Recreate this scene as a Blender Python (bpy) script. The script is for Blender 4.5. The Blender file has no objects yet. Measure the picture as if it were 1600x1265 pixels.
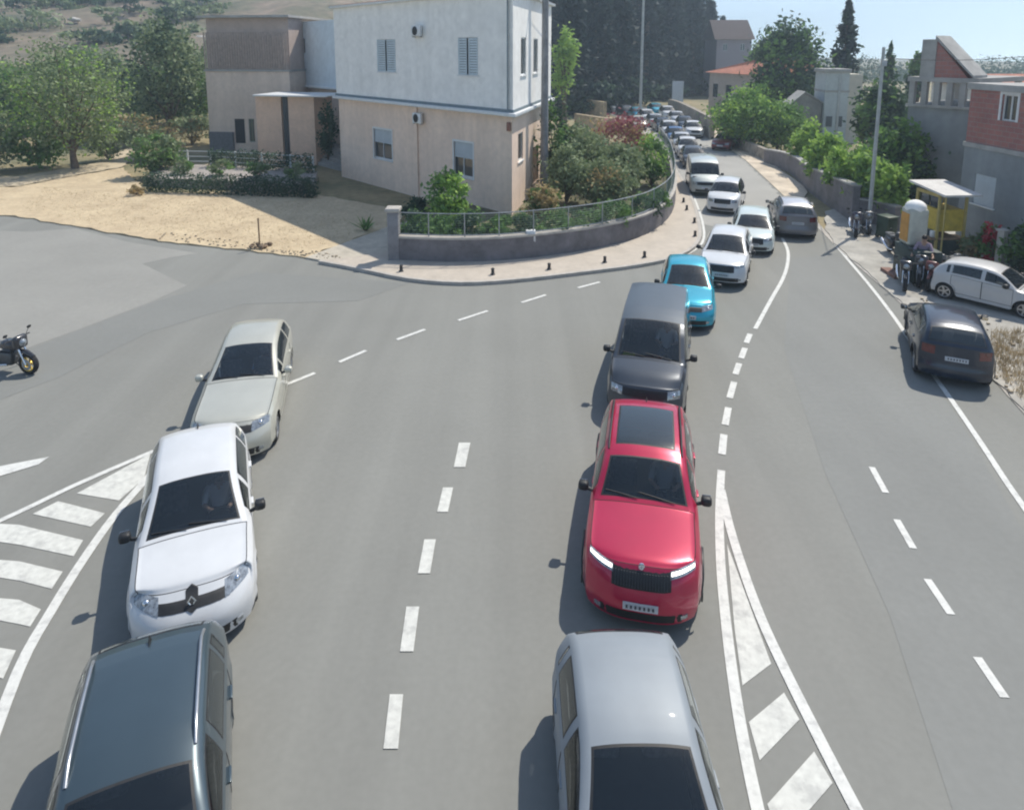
import bpy, bmesh, math, random
from mathutils import Vector, Matrix
from math import radians as R, sin, cos, pi

# ------------------------------------------------------------------ camera, sky, sun, exposure
SC = bpy.context.scene
COL = SC.collection
F, TH, YH, CX, HC = 1050.0, R(9), 80.0, 800.0, 8.7     # focal length (photo px), pitch, horizon row, centre column, camera height
CY = YH + F * math.tan(TH)
cam_d = bpy.data.cameras.new('camera')
cam = bpy.data.objects.new('camera', cam_d); COL.objects.link(cam)
cam.location = (0, 0, HC); cam.rotation_euler = (pi / 2 - TH, 0, 0)
cam_d.sensor_fit = 'HORIZONTAL'; cam_d.sensor_width = 36; cam_d.lens = 36 * F / 1600
cam_d.shift_y = (CY - 632.5) / 1600; cam_d.clip_start = .1; cam_d.clip_end = 3000
SC.camera = cam
SUN_EL, SUN_AZ = R(55), R(44)        # azimuth clockwise from the view direction (+Y)
W = bpy.data.worlds.new('World'); SC.world = W; W.use_nodes = True
nt = W.node_tree; bgn = nt.nodes['Background']
sky = nt.nodes.new('ShaderNodeTexSky'); sky.sky_type = 'NISHITA'; sky.sun_disc = False
sky.sun_elevation = SUN_EL; sky.sun_rotation = SUN_AZ
sky.air_density = 1.0; sky.dust_density = .3; sky.ozone_density = 1.6
tcw = nt.nodes.new('ShaderNodeTexCoord'); lift = nt.nodes.new('ShaderNodeVectorMath'); lift.operation = 'ADD'; lift.inputs[1].default_value = (0, 0, .13)
nrm = nt.nodes.new('ShaderNodeVectorMath'); nrm.operation = 'NORMALIZE'
nt.links.new(tcw.outputs['Generated'], lift.inputs[0]); nt.links.new(lift.outputs[0], nrm.inputs[0]); nt.links.new(nrm.outputs[0], sky.inputs[0])
tint = nt.nodes.new('ShaderNodeVectorMath'); tint.operation = 'MULTIPLY'; tint.inputs[1].default_value = (1.12, 1.0, .87)
nt.links.new(sky.outputs[0], tint.inputs[0]); nt.links.new(tint.outputs[0], bgn.inputs[0]); bgn.inputs[1].default_value = .135
sl = bpy.data.lights.new('sun', 'SUN'); sl.energy = 3.2; sl.angle = R(.53); sl.color = (1, .94, .83)
sun = bpy.data.objects.new('sun', sl); COL.objects.link(sun)
sd = Vector((sin(SUN_AZ) * cos(SUN_EL), cos(SUN_AZ) * cos(SUN_EL), sin(SUN_EL)))
sun.rotation_euler = (-sd).to_track_quat('-Z', 'Y').to_euler(); sun.location = (40, 40, 60)
SC.view_settings.view_transform = 'Standard'; SC.view_settings.look = 'None'
SC.view_settings.exposure = .57; SC.view_settings.gamma = 1
SC.render.engine = 'CYCLES'
SC.cycles.max_bounces = 6; SC.cycles.diffuse_bounces = 3; SC.cycles.glossy_bounces = 3
SC.cycles.transparent_max_bounces = 8; SC.cycles.transmission_bounces = 4
SC.cycles.use_denoising = True
SC.cycles.filter_width = 2.1
SC.cycles.sample_clamp_indirect = 4

# ------------------------------------------------------------------ where a photo point stands in the place
def at(px, py, h=0.0):
    u = (CY - py) / F
    d = Vector(((px - CX) / F, cos(TH) + u * sin(TH), -sin(TH) + u * cos(TH)))
    t = (h - HC) / d.z
    return Vector((d.x * t, d.y * t, h))
def height(p, py):                    # height above z=0 of the point over p that shows at row py
    k = (CY - py) / F
    c, s = cos(TH), sin(TH)
    return HC + p.y * (k * c - s) / (c + k * s)
def ray(px, py, dist):                # point seen at px, py at ground distance dist
    u = (CY - py) / F
    d = Vector(((px - CX) / F, cos(TH) + u * sin(TH), -sin(TH) + u * cos(TH)))
    return Vector((0, 0, HC)) + d * (dist / d.y)

# ------------------------------------------------------------------ materials
MATS = {}
def _new(name):
    m = bpy.data.materials.new(name); m.use_nodes = True
    return m, m.node_tree, m.node_tree.nodes['Principled BSDF']
def mat(name, col, rough=.8, metal=0, var=.12, scale=4, bump=.0, coat=0, spec=.5, col2=None, detail=5, scale2=None, amp2=.07, ramp=(.33, .67), streak=0, rain=0):
    if name in MATS: return MATS[name]
    m, t, b = _new(name)
    N, L = t.nodes.new, t.links.new
    tc = N('ShaderNodeTexCoord')
    no = N('ShaderNodeTexNoise'); no.inputs['Scale'].default_value = scale; no.inputs['Detail'].default_value = detail
    no.inputs['Roughness'].default_value = .65
    L(tc.outputs['Object'], no.inputs['Vector'])
    rp = N('ShaderNodeValToRGB')
    c2 = col2 or tuple(max(0, c * (1 - 2 * var)) for c in col)
    c1 = col if col2 else tuple(min(1, c * (1 + var)) for c in col)
    rp.color_ramp.elements[0].position = ramp[0]; rp.color_ramp.elements[1].position = ramp[1]
    rp.color_ramp.elements[0].color = (*c2, 1); rp.color_ramp.elements[1].color = (*c1, 1)
    L(no.outputs['Fac'], rp.inputs[0])
    src = rp.outputs[0]
    if scale2:
        n2 = N('ShaderNodeTexNoise'); n2.inputs['Scale'].default_value = scale2; n2.inputs['Detail'].default_value = 4
        L(tc.outputs['Object'], n2.inputs['Vector'])
        mr = N('ShaderNodeMapRange'); mr.inputs[1].default_value = .3; mr.inputs[2].default_value = .7
        mr.inputs[3].default_value = 1 - amp2; mr.inputs[4].default_value = 1 + amp2 * .8
        L(n2.outputs['Fac'], mr.inputs[0])
        mx = N('ShaderNodeVectorMath'); mx.operation = 'SCALE'
        L(src, mx.inputs[0]); L(mr.outputs[0], mx.inputs['Scale']); src = mx.outputs[0]
    streak = streak or rain
    if streak:                            # wear drawn out along the lanes
        mp = N('ShaderNodeMapping'); mp.inputs['Scale'].default_value = (1.6, 1.6, .09) if rain else (.85, .035, 1); mp.inputs['Rotation'].default_value = (0, 0, 0 if rain else R(8)); L(tc.outputs['Object'], mp.inputs[0])
        n3 = N('ShaderNodeTexNoise'); n3.inputs['Scale'].default_value = 1; n3.inputs['Detail'].default_value = 5; L(mp.outputs[0], n3.inputs['Vector'])
        m3 = N('ShaderNodeMapRange'); m3.inputs[1].default_value = .3; m3.inputs[2].default_value = .7; m3.inputs[3].default_value = 1 - streak; m3.inputs[4].default_value = 1 + streak; L(n3.outputs['Fac'], m3.inputs[0])
        x3 = N('ShaderNodeVectorMath'); x3.operation = 'SCALE'; L(src, x3.inputs[0]); L(m3.outputs[0], x3.inputs['Scale']); src = x3.outputs[0]
    L(src, b.inputs['Base Color'])
    b.inputs['Roughness'].default_value = rough; b.inputs['Metallic'].default_value = metal
    b.inputs['Coat Weight'].default_value = coat; b.inputs['Coat Roughness'].default_value = .06
    b.inputs['Specular IOR Level'].default_value = spec
    if bump:
        bp = N('ShaderNodeBump'); bp.inputs['Strength'].default_value = bump; bp.inputs['Distance'].default_value = .02
        nb = N('ShaderNodeTexNoise'); nb.inputs['Scale'].default_value = scale * 6; nb.inputs['Detail'].default_value = 4
        L(tc.outputs['Object'], nb.inputs['Vector']); L(nb.outputs['Fac'], bp.inputs['Height']); L(bp.outputs[0], b.inputs['Normal'])
    MATS[name] = m
    return m
def paint(name, col, metal=.0, rough=.32, coat=.7):
    return mat('paint_' + name, col, rough, metal, var=.035, scale=1.3, coat=coat)
def glass(name, tint=(.12, .15, .16), see=.35):
    if name in MATS: return MATS[name]
    m, t, b = _new(name)
    N, L = t.nodes.new, t.links.new
    out = t.nodes['Material Output']
    tr = N('ShaderNodeBsdfTransparent'); tr.inputs[0].default_value = (*tint, 1)
    gl = N('ShaderNodeBsdfGlossy'); gl.inputs['Roughness'].default_value = .03; gl.inputs[0].default_value = (.95, 1, 1, 1)
    b.inputs['Base Color'].default_value = (.03, .042, .05, 1); b.inputs['Roughness'].default_value = .25
    fr = N('ShaderNodeFresnel'); fr.inputs[0].default_value = 1.62
    m1 = N('ShaderNodeMixShader'); m1.inputs[0].default_value = see
    L(b.outputs[0], m1.inputs[1]); L(tr.outputs[0], m1.inputs[2])
    m2 = N('ShaderNodeMixShader'); L(fr.outputs[0], m2.inputs[0])
    L(m1.outputs[0], m2.inputs[1]); L(gl.outputs[0], m2.inputs[2]); L(m2.outputs[0], out.inputs[0])
    MATS[name] = m
    return m
def lamp(name, col, power):
    if name in MATS: return MATS[name]
    m, t, b = _new(name)
    b.inputs['Base Color'].default_value = (*col, 1); b.inputs['Roughness'].default_value = .15
    b.inputs['Emission Color'].default_value = (*col, 1); b.inputs['Emission Strength'].default_value = power
    MATS[name] = m
    return m
def leaf(name, col, col2, scale=1.1):
    if name in MATS: return MATS[name]
    m = mat(name, col, .6, var=.2, scale=scale, col2=col2, spec=.25)
    t = m.node_tree; b = t.nodes['Principled BSDF']; out = t.nodes['Material Output']
    tl = t.nodes.new('ShaderNodeBsdfTranslucent'); mx = t.nodes.new('ShaderNodeMixShader'); mx.inputs[0].default_value = .3
    srcs = b.inputs['Base Color'].links[0].from_socket
    t.links.new(srcs, tl.inputs[0]); t.links.new(b.outputs[0], mx.inputs[1]); t.links.new(tl.outputs[0], mx.inputs[2])
    t.links.new(mx.outputs[0], out.inputs[0])
    return m
def brick(name, c1, c2, mortar, scale=1.0):
    if name in MATS: return MATS[name]
    m, t, b = _new(name)
    N, L = t.nodes.new, t.links.new
    tc = N('ShaderNodeTexCoord'); bt = N('ShaderNodeTexBrick'); bt.inputs['Scale'].default_value = scale
    sep = N('ShaderNodeSeparateXYZ'); cmb = N('ShaderNodeCombineXYZ'); ad = N('ShaderNodeMath')
    L(tc.outputs['Object'], sep.inputs[0]); L(sep.outputs[0], ad.inputs[0]); L(sep.outputs[1], ad.inputs[1])
    L(ad.outputs[0], cmb.inputs[0]); L(sep.outputs[2], cmb.inputs[1])
    L(cmb.outputs[0], bt.inputs['Vector'])
    bt.inputs['Color1'].default_value = (*c1, 1); bt.inputs['Color2'].default_value = (*c2, 1); bt.inputs['Mortar'].default_value = (*mortar, 1)
    bt.inputs['Brick Width'].default_value = .42; bt.inputs['Row Height'].default_value = .22; bt.inputs['Mortar Size'].default_value = .012
    no = N('ShaderNodeTexNoise'); no.inputs['Scale'].default_value = .8; L(tc.outputs['Object'], no.inputs['Vector'])
    mr = N('ShaderNodeMapRange'); mr.inputs[3].default_value = .7; mr.inputs[4].default_value = 1.25; L(no.outputs['Fac'], mr.inputs[0])
    mx = N('ShaderNodeVectorMath'); mx.operation = 'SCALE'; L(bt.outputs[0], mx.inputs[0]); L(mr.outputs[0], mx.inputs['Scale'])
    L(mx.outputs[0], b.inputs['Base Color']); b.inputs['Roughness'].default_value = .9
    MATS[name] = m
    return m

# ------------------------------------------------------------------ objects
def tag(o, label=None, cat=None, group=None, kind=None):
    if label: o['label'] = label
    if cat: o['category'] = cat
    if group: o['group'] = group
    if kind: o['kind'] = kind
    return o
def empty(name, loc=(0, 0, 0), rz=0.0, label=None, cat=None, group=None):
    o = bpy.data.objects.new(name, None); COL.objects.link(o)
    o.location = loc; o.rotation_euler = (0, 0, rz); o.empty_display_size = .3
    return tag(o, label, cat, group)
class MB:
    def __init__(s): s.v = []; s.f = []; s.m = []
    def add(s, vs, fs, mi=0):
        k = len(s.v); s.v += [tuple(v) for v in vs]
        s.f += [tuple(i + k for i in f) for f in fs]; s.m += [mi] * len(fs)
        return s
    def box(s, a, b, mi=0, M=None):
        x0, y0, z0 = a; x1, y1, z1 = b
        vs = [Vector(p) for p in ((x0, y0, z0), (x1, y0, z0), (x1, y1, z0), (x0, y1, z0), (x0, y0, z1), (x1, y0, z1), (x1, y1, z1), (x0, y1, z1))]
        if M: vs = [M @ v for v in vs]
        return s.add(vs, [(0, 3, 2, 1), (4, 5, 6, 7), (0, 1, 5, 4), (1, 2, 6, 5), (2, 3, 7, 6), (3, 0, 4, 7)], mi)
    def rbox(s, a, b, r=.02, mi=0, M=None, seg=2):      # box with rounded edges
        bm = bmesh.new(); bmesh.ops.create_cube(bm, size=1)
        c = [(a[i] + b[i]) / 2 for i in range(3)]; d = [abs(b[i] - a[i]) for i in range(3)]
        for v in bm.verts: v.co = Vector((c[i] + v.co[i] * d[i] for i in range(3)))
        bmesh.ops.bevel(bm, geom=bm.edges[:], offset=min(r, min(d) * .49), segments=seg, profile=.5, affect='EDGES')
        return s.bm(bm, mi, M)
    def bm(s, bm, mi=0, M=None):
        bm.verts.index_update()
        vs = [(M @ v.co if M else v.co.copy()) for v in bm.verts]
        s.add(vs, [[v.index for v in f.verts] for f in bm.faces], mi); bm.free()
        return s
    def tube(s, pts, r, n=8, mi=0, cap=True):           # r: number or list
        pts = [Vector(p) for p in pts]; rs = r if isinstance(r, (list, tuple)) else [r] * len(pts)
        vs = []; fs = []; prev = None
        for i, p in enumerate(pts):
            d = (pts[min(i + 1, len(pts) - 1)] - pts[max(i - 1, 0)]).normalized()
            if prev is None:
                a = d.cross(Vector((0, 0, 1)));
                if a.length < .05: a = d.cross(Vector((1, 0, 0)))
                a.normalize()
            else:
                a = (prev - d * prev.dot(d)).normalized()
            prev = a; b = d.cross(a)
            vs += [p + (a * cos(2 * pi * k / n) + b * sin(2 * pi * k / n)) * rs[i] for k in range(n)]
        for i in range(len(pts) - 1):
            for k in range(n):
                fs.append((i * n + k, i * n + (k + 1) % n, (i + 1) * n + (k + 1) % n, (i + 1) * n + k))
        if cap:
            fs.append(tuple(range(n))[::-1]); fs.append(tuple(range((len(pts) - 1) * n, len(pts) * n)))
        return s.add(vs, fs, mi)
    def lathe(s, prof, n=24, mi=0, M=None, closed=False):   # prof: (radius, height) round the Z axis
        vs = []; fs = []; m = len(prof)
        for i in range(n):
            a = 2 * pi * i / n
            for r, z in prof: vs.append(Vector((r * cos(a), r * sin(a), z)))
        for i in range(n):
            for j in range(m if closed else m - 1):
                i2 = (i + 1) % n; j2 = (j + 1) % m
                fs.append((i * m + j, i2 * m + j, i2 * m + j2, i * m + j2))
        if M: vs = [M @ v for v in vs]
        return s.add(vs, fs, mi)
    def ball(s, c, r, mi=0, n=12, M=None):
        bm = bmesh.new(); bmesh.ops.create_uvsphere(bm, u_segments=n, v_segments=max(4, n * 2 // 3), radius=1)
        r = r if isinstance(r, (list, tuple)) else (r, r, r)
        for v in bm.verts: v.co = Vector((c[i] + v.co[i] * r[i] for i in range(3)))
        return s.bm(bm, mi, M)
    def prism(s, pts, z0, z1, mi=0):                    # outline (x, y) raised from z0 to z1
        n = len(pts)
        bm = bmesh.new(); vv = [bm.verts.new((p[0], p[1], z1)) for p in pts]
        f = bm.faces.new(vv); f.normal_update()
        if f.normal.z < 0: f.normal_flip()
        bmesh.ops.triangulate(bm, faces=[f])
        s.bm(bm, mi)
        if z1 > z0 + 1e-6:
            s.add([(p[0], p[1], z0) for p in pts] + [(p[0], p[1], z1) for p in pts], [(i, (i + 1) % n, n + (i + 1) % n, n + i) for i in range(n)], mi)
        return s
    def strip(s, pts, w, z, mi=0):                      # flat band of width w (number or list) along points
        pts = [Vector((p[0], p[1], 0)) for p in pts]; vs = []
        for i, p in enumerate(pts):
            d = (pts[min(i + 1, len(pts) - 1)] - pts[max(i - 1, 0)]).normalized(); nn = Vector((-d.y, d.x, 0))
            ww = (w[i] if isinstance(w, (list, tuple)) else w) / 2
            vs += [p + nn * ww + Vector((0, 0, z)), p - nn * ww + Vector((0, 0, z))]
        return s.add(vs, [(2 * i + 1, 2 * i + 3, 2 * i + 2, 2 * i) for i in range(len(pts) - 1)], mi)
    def build(s, name, mats, parent=None, smooth=None, fix=True):
        me = bpy.data.meshes.new(name); me.from_pydata(s.v, [], s.f)
        mats = mats if isinstance(mats, (list, tuple)) else [mats]
        for m in mats: me.materials.append(m)
        me.polygons.foreach_set('material_index', s.m)
        if fix:
            bm = bmesh.new(); bm.from_mesh(me); bmesh.ops.recalc_face_normals(bm, faces=bm.faces[:]); bm.to_mesh(me); bm.free()
        if smooth is not None:
            me.polygons.foreach_set('use_smooth', [True] * len(me.polygons))
            me.set_sharp_from_angle(angle=R(smooth))
        me.update()
        o = bpy.data.objects.new(name, me); COL.objects.link(o)
        if parent: o.parent = parent
        return o
def smoothline(pts, k=3):              # catmull-rom through points
    P = [Vector(p) for p in pts]; out = []
    for i in range(len(P) - 1):
        a, b, c, d = P[max(i - 1, 0)], P[i], P[i + 1], P[min(i + 2, len(P) - 1)]
        for j in range(k):
            t = j / k
            out.append(.5 * ((2 * b) + (c - a) * t + (2 * a - 5 * b + 4 * c - d) * t * t + (3 * b - a - 3 * c + d) * t ** 3))
    out.append(P[-1]); return out
def gline(px, h=0, k=4): return smoothline([at(x, y, h) for x, y in px], k)
# ------------------------------------------------------------------ vehicles
M_TYRE = mat('tyre_rubber', (.022, .022, .024), .85, var=.2, scale=9, bump=.1)
M_RIM = mat('alloy', (.5, .51, .53), .32, .85, var=.08)
M_RIMD = mat('dark_alloy', (.12, .125, .13), .4, .7, var=.1)
M_TRIM = mat('black_trim', (.018, .019, .021), .55, var=.15, scale=12)
M_SEAM = mat('panel_gap', (.012, .012, .013), .8, var=.05)
M_CHROME = mat('chrome', (.75, .77, .8), .12, 1, var=.03)
M_SEAT = mat('seat_cloth', (.13, .135, .14), .9, var=.2, scale=14)
M_SEATL = mat('pale_seat_cloth', (.34, .31, .29), .9, var=.15, scale=12)
M_PLATE = mat('plate_white', (.55, .57, .6), .5, var=.08, scale=12)
M_MARK = mat('plate_mark', (.08, .085, .1), .6)
M_GLASS = glass('car_glass', (.62, .66, .68), .86)
M_GLASSD = glass('dark_car_glass', (.16, .18, .2), .5)
M_LENS = mat('lamp_lens', (.4, .43, .45), .08, .5, var=.3, scale=16, coat=1)
M_RED = mat('tail_lens', (.12, .008, .01), .15, var=.2, scale=10, coat=1)
M_DRL = lamp('headlamp_glow', (1, .97, .86), 1.8)
M_MIRROR = mat('mirror_glass', (.6, .65, .7), .05, 1, var=.02)

def polyf(pts, rounds=2):
    P = [tuple(p) for p in pts]
    for _ in range(rounds):
        Q = [P[0]]
        for a, b in zip(P, P[1:]):
            Q += [(a[0] * .75 + b[0] * .25, a[1] * .75 + b[1] * .25), (a[0] * .25 + b[0] * .75, a[1] * .25 + b[1] * .75)]
        Q.append(P[-1]); P = Q
    def f(x):
        if x <= P[0][0]: return P[0][1]
        for a, b in zip(P, P[1:]):
            if x <= b[0]: return a[1] + (b[1] - a[1]) * (x - a[0]) / max(1e-9, b[0] - a[0])
        return P[-1][1]
    return f
def lerp(a, b, t): return a + (b - a) * t
def clamp(x, a=0., b=1.): return max(a, min(b, x))

def wheel_meshes(R_, wd, rim_m, spokes, lod):
    n = 28 if lod == 0 else 14
    Mx = Matrix.Rotation(-pi / 2, 4, 'X')               # wheel axis along Y
    t = MB(); h = wd / 2
    t.lathe([(R_ * .66, -h * .9), (R_ * .86, -h), (R_ * .97, -h * .8), (R_, -h * .4), (R_, h * .4), (R_ * .97, h * .8), (R_ * .86, h), (R_ * .66, h * .9)], n, 0, Mx, True)
    r = MB()
    r.lathe([(R_ * .68, -h * .8), (R_ * .68, h * .86), (R_ * .63, h * .92), (R_ * .6, h * .55), (R_ * .1, h * .3), (.001, h * .3)], n, 1, Mx)
    r.lathe([(R_ * .69, h * .8), (R_ * .7, h * .93), (R_ * .61, h * .95), (R_ * .6, h * .6)], n, 0, Mx)
    r.lathe([(R_ * .17, h * .4), (R_ * .16, h * .82), (.001, h * .86)], 14, 0, Mx)
    for k in range(spokes if lod == 0 else 5):
        a = 2 * pi * k / (spokes if lod == 0 else 5); w = R_ * (.09 if spokes < 8 else .06)
        r.box((R_ * .1, -w, h * .5), (R_ * .64, w, h * .84), 0, Mx @ Matrix.Rotation(a, 4, 'Z'))
    tm = t.build('tyre', M_TYRE, None, 40); rm = r.build('rim', [rim_m, M_TRIM], None, 30)
    return tm, rm

def car(label, L=4.3, Wd=1.8, H=1.47, col=None, lod=0, name='parked_car', cat='car', group=None,
        hood_len=1.05, ws_len=.8, hood_h=.98, nose_h=.72, rear_run=.75, tail_h=1.0, trunk=0, belt=.92, roofw=.57,
        wb=None, wr=.32, fov=.88, base=.2, rim=None, spokes=5, corner=.3, slant=.15, mirror_m=None, arch=.055, taper=.08,
        grille='bar', lights='wide', lights_on=False, rails=None, sunroof=False, cladding=False, lower_dark=False,
        antenna=False, plate=True, inter=True, seat=None, panels=True, roof_paint=None, dash=(), badge=None, bumper_m=None, van=False, wiper=True, emblem_z=None):
    xf = L / 2; hw = Wd / 2; wb = wb or L * .62
    ax_f = xf - fov; ax_r = ax_f - wb
    cowl = xf - hood_len; head = cowl - ws_len; rend = -xf + trunk + rear_run
    NA, NB, NC = (9, 6, 9) if lod == 0 else (5, 3, 4)
    ra = wr + arch
    if trunk: prof = [(-xf, tail_h - .06), (-xf + .12, tail_h), (-xf + trunk, tail_h + .03), (rend, H - .05)]
    else: prof = [(-xf, tail_h), (-xf + .03, tail_h + .05), (rend, H - .07)]
    prof += [(lerp(rend, head, .5), H + .01), (head, H - .045), (cowl, hood_h), (cowl + .08, hood_h - .015), (lerp(cowl, xf, .6), lerp(hood_h, nose_h, .38)), (xf - .12, nose_h + .05), (xf, nose_h)]
    ztop = polyf(prof, 2)
    belt_pts = [(-xf, min(tail_h - .06, belt + .04)), (-xf + .7, belt + .05), (0, belt), (cowl, belt - .02), (cowl + .3, belt - .07), (xf - .1, nose_h - .06), (xf, nose_h - .07)]
    zb0 = polyf(belt_pts, 2)
    zbelt = lambda x: min(zb0(x), ztop(x) - .045)
    def wplan(x):
        e = max(0, (abs(x) - xf * .42) / (xf * .58)); k = taper * (1.15 if x > 0 else .8)
        return hw * (1 - k * e ** 2.2)
    def frac(x): return clamp((ztop(x) - zbelt(x) - .1) / max(.05, H - .08 - belt - .1))
    def wrail(x): return lerp(wplan(x) - .085, hw * roofw / .57 * .69, frac(x) ** .8)
    def zrail(x): return max(zbelt(x) + .02, ztop(x) - lerp(.04, .06, frac(x)))
    def zsill(x):
        z = base + .02
        for ax in (ax_f, ax_r):
            d = abs(x - ax)
            if d < ra: z = max(z, wr + math.sqrt(ra * ra - d * d))
        return z
    fp = polyf([(0, .1), (base + .06, .03), (.42, 0), (.56, .015), (nose_h - .12, slant * .45), (nose_h, slant), (nose_h + .15, slant + .03)], 1)
    rp = polyf([(0, .1), (base + .06, .03), (.45, 0), (.62, .05), (.9, .07), (1.2, .09), (2, .2)], 1)
    We = wplan(xf)
    def xfr(y, z): return xf - corner * abs(y / We) ** 3.2 * .9 - fp(z)
    def xre(y, z): return -(xf - corner * .8 * abs(y / We) ** 3.4 * .8 - rp(z))
    xa, xb = ax_f + .02, ax_r - .02
    def warp(x, y, z):
        if x > xa: return x + (xfr(y, z) - xf) * ((x - xa) / (xf - xa)) ** 2
        if x < xb: return x + (xre(y, z) + xf) * ((xb - x) / (xb + xf)) ** 2
        return x
    # stations along the car
    xs = {-xf, xf}
    n = 64 if lod == 0 else 22
    for i in range(n + 1): xs.add(-xf + L * i / n)
    for ax in (ax_f, ax_r):
        m = 9 if lod == 0 else 4
        for i in range(-m, m + 1): xs.add(ax + ra * sin(pi / 2 * i / m))
        xs |= {ax - ra - .004, ax + ra + .004}
    keys = {cowl - .02, head + .02, rend, cowl + .05}
    for ax in (ax_f, ax_r): keys |= {x for x in xs if abs(x - ax) <= ra + .006}
    xs = {x for x in xs if x in keys or abs(abs(x) - xf) < 1e-6 or min(abs(x - k) for k in keys) > .035} | keys
    xs = sorted(x for x in xs if -xf <= x <= xf)
    keep = [xs[0]]
    for x in xs[1:]:
        if x - keep[-1] > (.003 if lod == 0 else .02): keep.append(x)
    keep[-1] = xf; xs = keep
    def ayz(x, z):                                       # half width of the side at height z
        zb = zbelt(x); t = clamp((z - base) / (zb - base)); w = wplan(x)
        y = w * (1 - .07 * max(0, (.3 - t) / .3) ** 2 - .035 * max(0, (t - .62) / .38) ** 1.6)
        y -= .012 * math.exp(-((t - .42) / .1) ** 2)
        for ax in (ax_f, ax_r):
            d = math.hypot(x - ax, z - wr)
            y += .018 * math.exp(-((d - ra) / .06) ** 2)
        return y
    M = NA + NB + NC
    ring = []
    for x in xs:
        zs, zb, zr, zt, w_r = zsill(x), zbelt(x), zrail(x), ztop(x), wrail(x)
        zs = min(zs, zb - .03); half = []
        for j in range(NA): z = lerp(zs, zb, j / NA); half.append((ayz(x, z), z))
        wbl = ayz(x, zb)
        for j in range(NB):
            t = j / NB; half.append((lerp(wbl, w_r, t) + .022 * sin(pi * t) * frac(x), lerp(zb, zr, t)))
        for j in range(NC):
            s = 1 - (1 - j / NC) ** 1.0; half.append((w_r * (1 - s), zr + (zt - zr) * (1 - (1 - s) ** 2.6)))
        half.append((0, zt))
        full = [Vector((warp(x, y, z), y, z)) for y, z in half] + [Vector((warp(x, -y, z), -y, z)) for y, z in half[-2::-1]]
        ring.append(full)
    NR = len(ring[0]) - 1
    root = empty(name, (0, 0, 0), 0, label, cat, group)
    sets = {}
    bB = lerp(ax_r, ax_f, .47)                            # B pillar
    wins = [(bB + .05, cowl - (.22 if not van else .12)), (max(ax_r + .16, rend - .15), bB - .05)]
    if rend < ax_r - .05 and lod == 0: wins.append((rend + .12, max(ax_r + .10, rend + .14) if max(ax_r + .16, rend - .15) == ax_r + .16 else rend + .13))
    dpan = [(bB, ax_f - ra - .03), (ax_r + ra * .55, bB)]
    seg = lambda j: j if j < M else NR - 1 - j            # mirrored face index
    for i in range(len(xs) - 1):
        xm = (xs[i] + xs[i + 1]) / 2
        for j in range(NR):
            k = seg(j); side = 'l' if j < M else 'r'; key = 'body'
            if k >= NA + NB:
                c = k - NA - NB
                if head < xm < cowl and c >= (1 if lod == 0 else 0): key = 'windshield'
                elif (-xf + trunk + .06 if not trunk else -xf + trunk + .02) < xm < rend - .02 and c >= (1 if lod == 0 else 0): key = 'rear_window'
                elif xm > cowl + .05 and panels and xm < xf - .03 and lod == 0: key = 'hood'
                elif sunroof and lerp(rend, head, .22) < xm < head - .25 and c >= 2: key = 'sunroof'
                elif roof_paint and rend <= xm <= head: key = 'roof_panel'
            elif k >= NA:
                gap = zrail(xm) - zbelt(xm); q = k - NA
                if gap > .14 and (0 < q < NB - 1 or (lod and q < NB)):
                    for wi, (a, b) in enumerate(wins):
                        if a < xm < b: key = 'side_window%d%s' % (wi, side)
            elif panels and lod == 0 and k >= 1:
                for di, (a, b) in enumerate(dpan):
                    if a < xm < b: key = 'door%d%s' % (di, side)
            sets.setdefault(key, []).append((i, j))
    def part(key, nm, mats, inset, depth, parent=root):
        idx = {}; mb = MB(); fs = []
        for i, j in sets[key]:
            q = []
            for a, b in ((i, j), (i, j + 1), (i + 1, j + 1), (i + 1, j)):
                if (a, b) not in idx: idx[(a, b)] = len(idx)
                q.append(idx[(a, b)])
            fs.append(q)
        mb.add([ring[a][b] for (a, b) in idx], fs)
        if inset:
            bm = bmesh.new(); vv = [bm.verts.new(v) for v in mb.v]
            ff = [bm.faces.new([vv[k] for k in f]) for f in mb.f]
            for f in ff: f.smooth = True
            bm.normal_update()
            r = bmesh.ops.inset_region(bm, faces=ff, thickness=inset, depth=depth, use_even_offset=True, use_boundary=True)
            for f in r['faces']: f.material_index = 1; f.smooth = False
            me = bpy.data.meshes.new(nm); bm.normal_update()
            bm.to_mesh(me); bm.free()
            for m in mats: me.materials.append(m)
            o = bpy.data.objects.new(nm, me); COL.objects.link(o); o.parent = parent
            return o
        return mb.build(nm, mats, parent, 50, fix=False)
    bm_ = [col, M_SEAM]
    body = part('body', 'body', [col], 0, 0)
    for key in list(sets):
        if key == 'body': continue
        if key in ('windshield', 'rear_window'): part(key, key, [M_GLASS if key == 'windshield' else M_GLASSD, M_TRIM], .03 if lod == 0 else 0, .002)
        elif key == 'sunroof': part(key, key, [M_GLASSD, M_TRIM], .03, .004)
        elif key == 'roof_panel': part(key, key, [roof_paint], 0, 0)
        elif key.startswith('side_window'): part(key, 'side_window', [M_GLASS if key[11] == '0' else M_GLASSD, M_TRIM], .022 if lod == 0 else 0, .002)
        elif key.startswith('door'):
            d = part(key, 'door', bm_, .013, -.006)
            a, b = dpan[int(key[4])]; s = 1 if key[-1] == 'l' else -1
            zh = belt - .13; yh = ayz(a + .2, zh)
            MB().rbox((a + .08, s * yh - .012, zh - .016), (a + .27, s * yh + .03, zh + .018), .012).build('door_handle', col, d, 40)
        else: part(key, key, bm_, .013, -.005)
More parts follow.
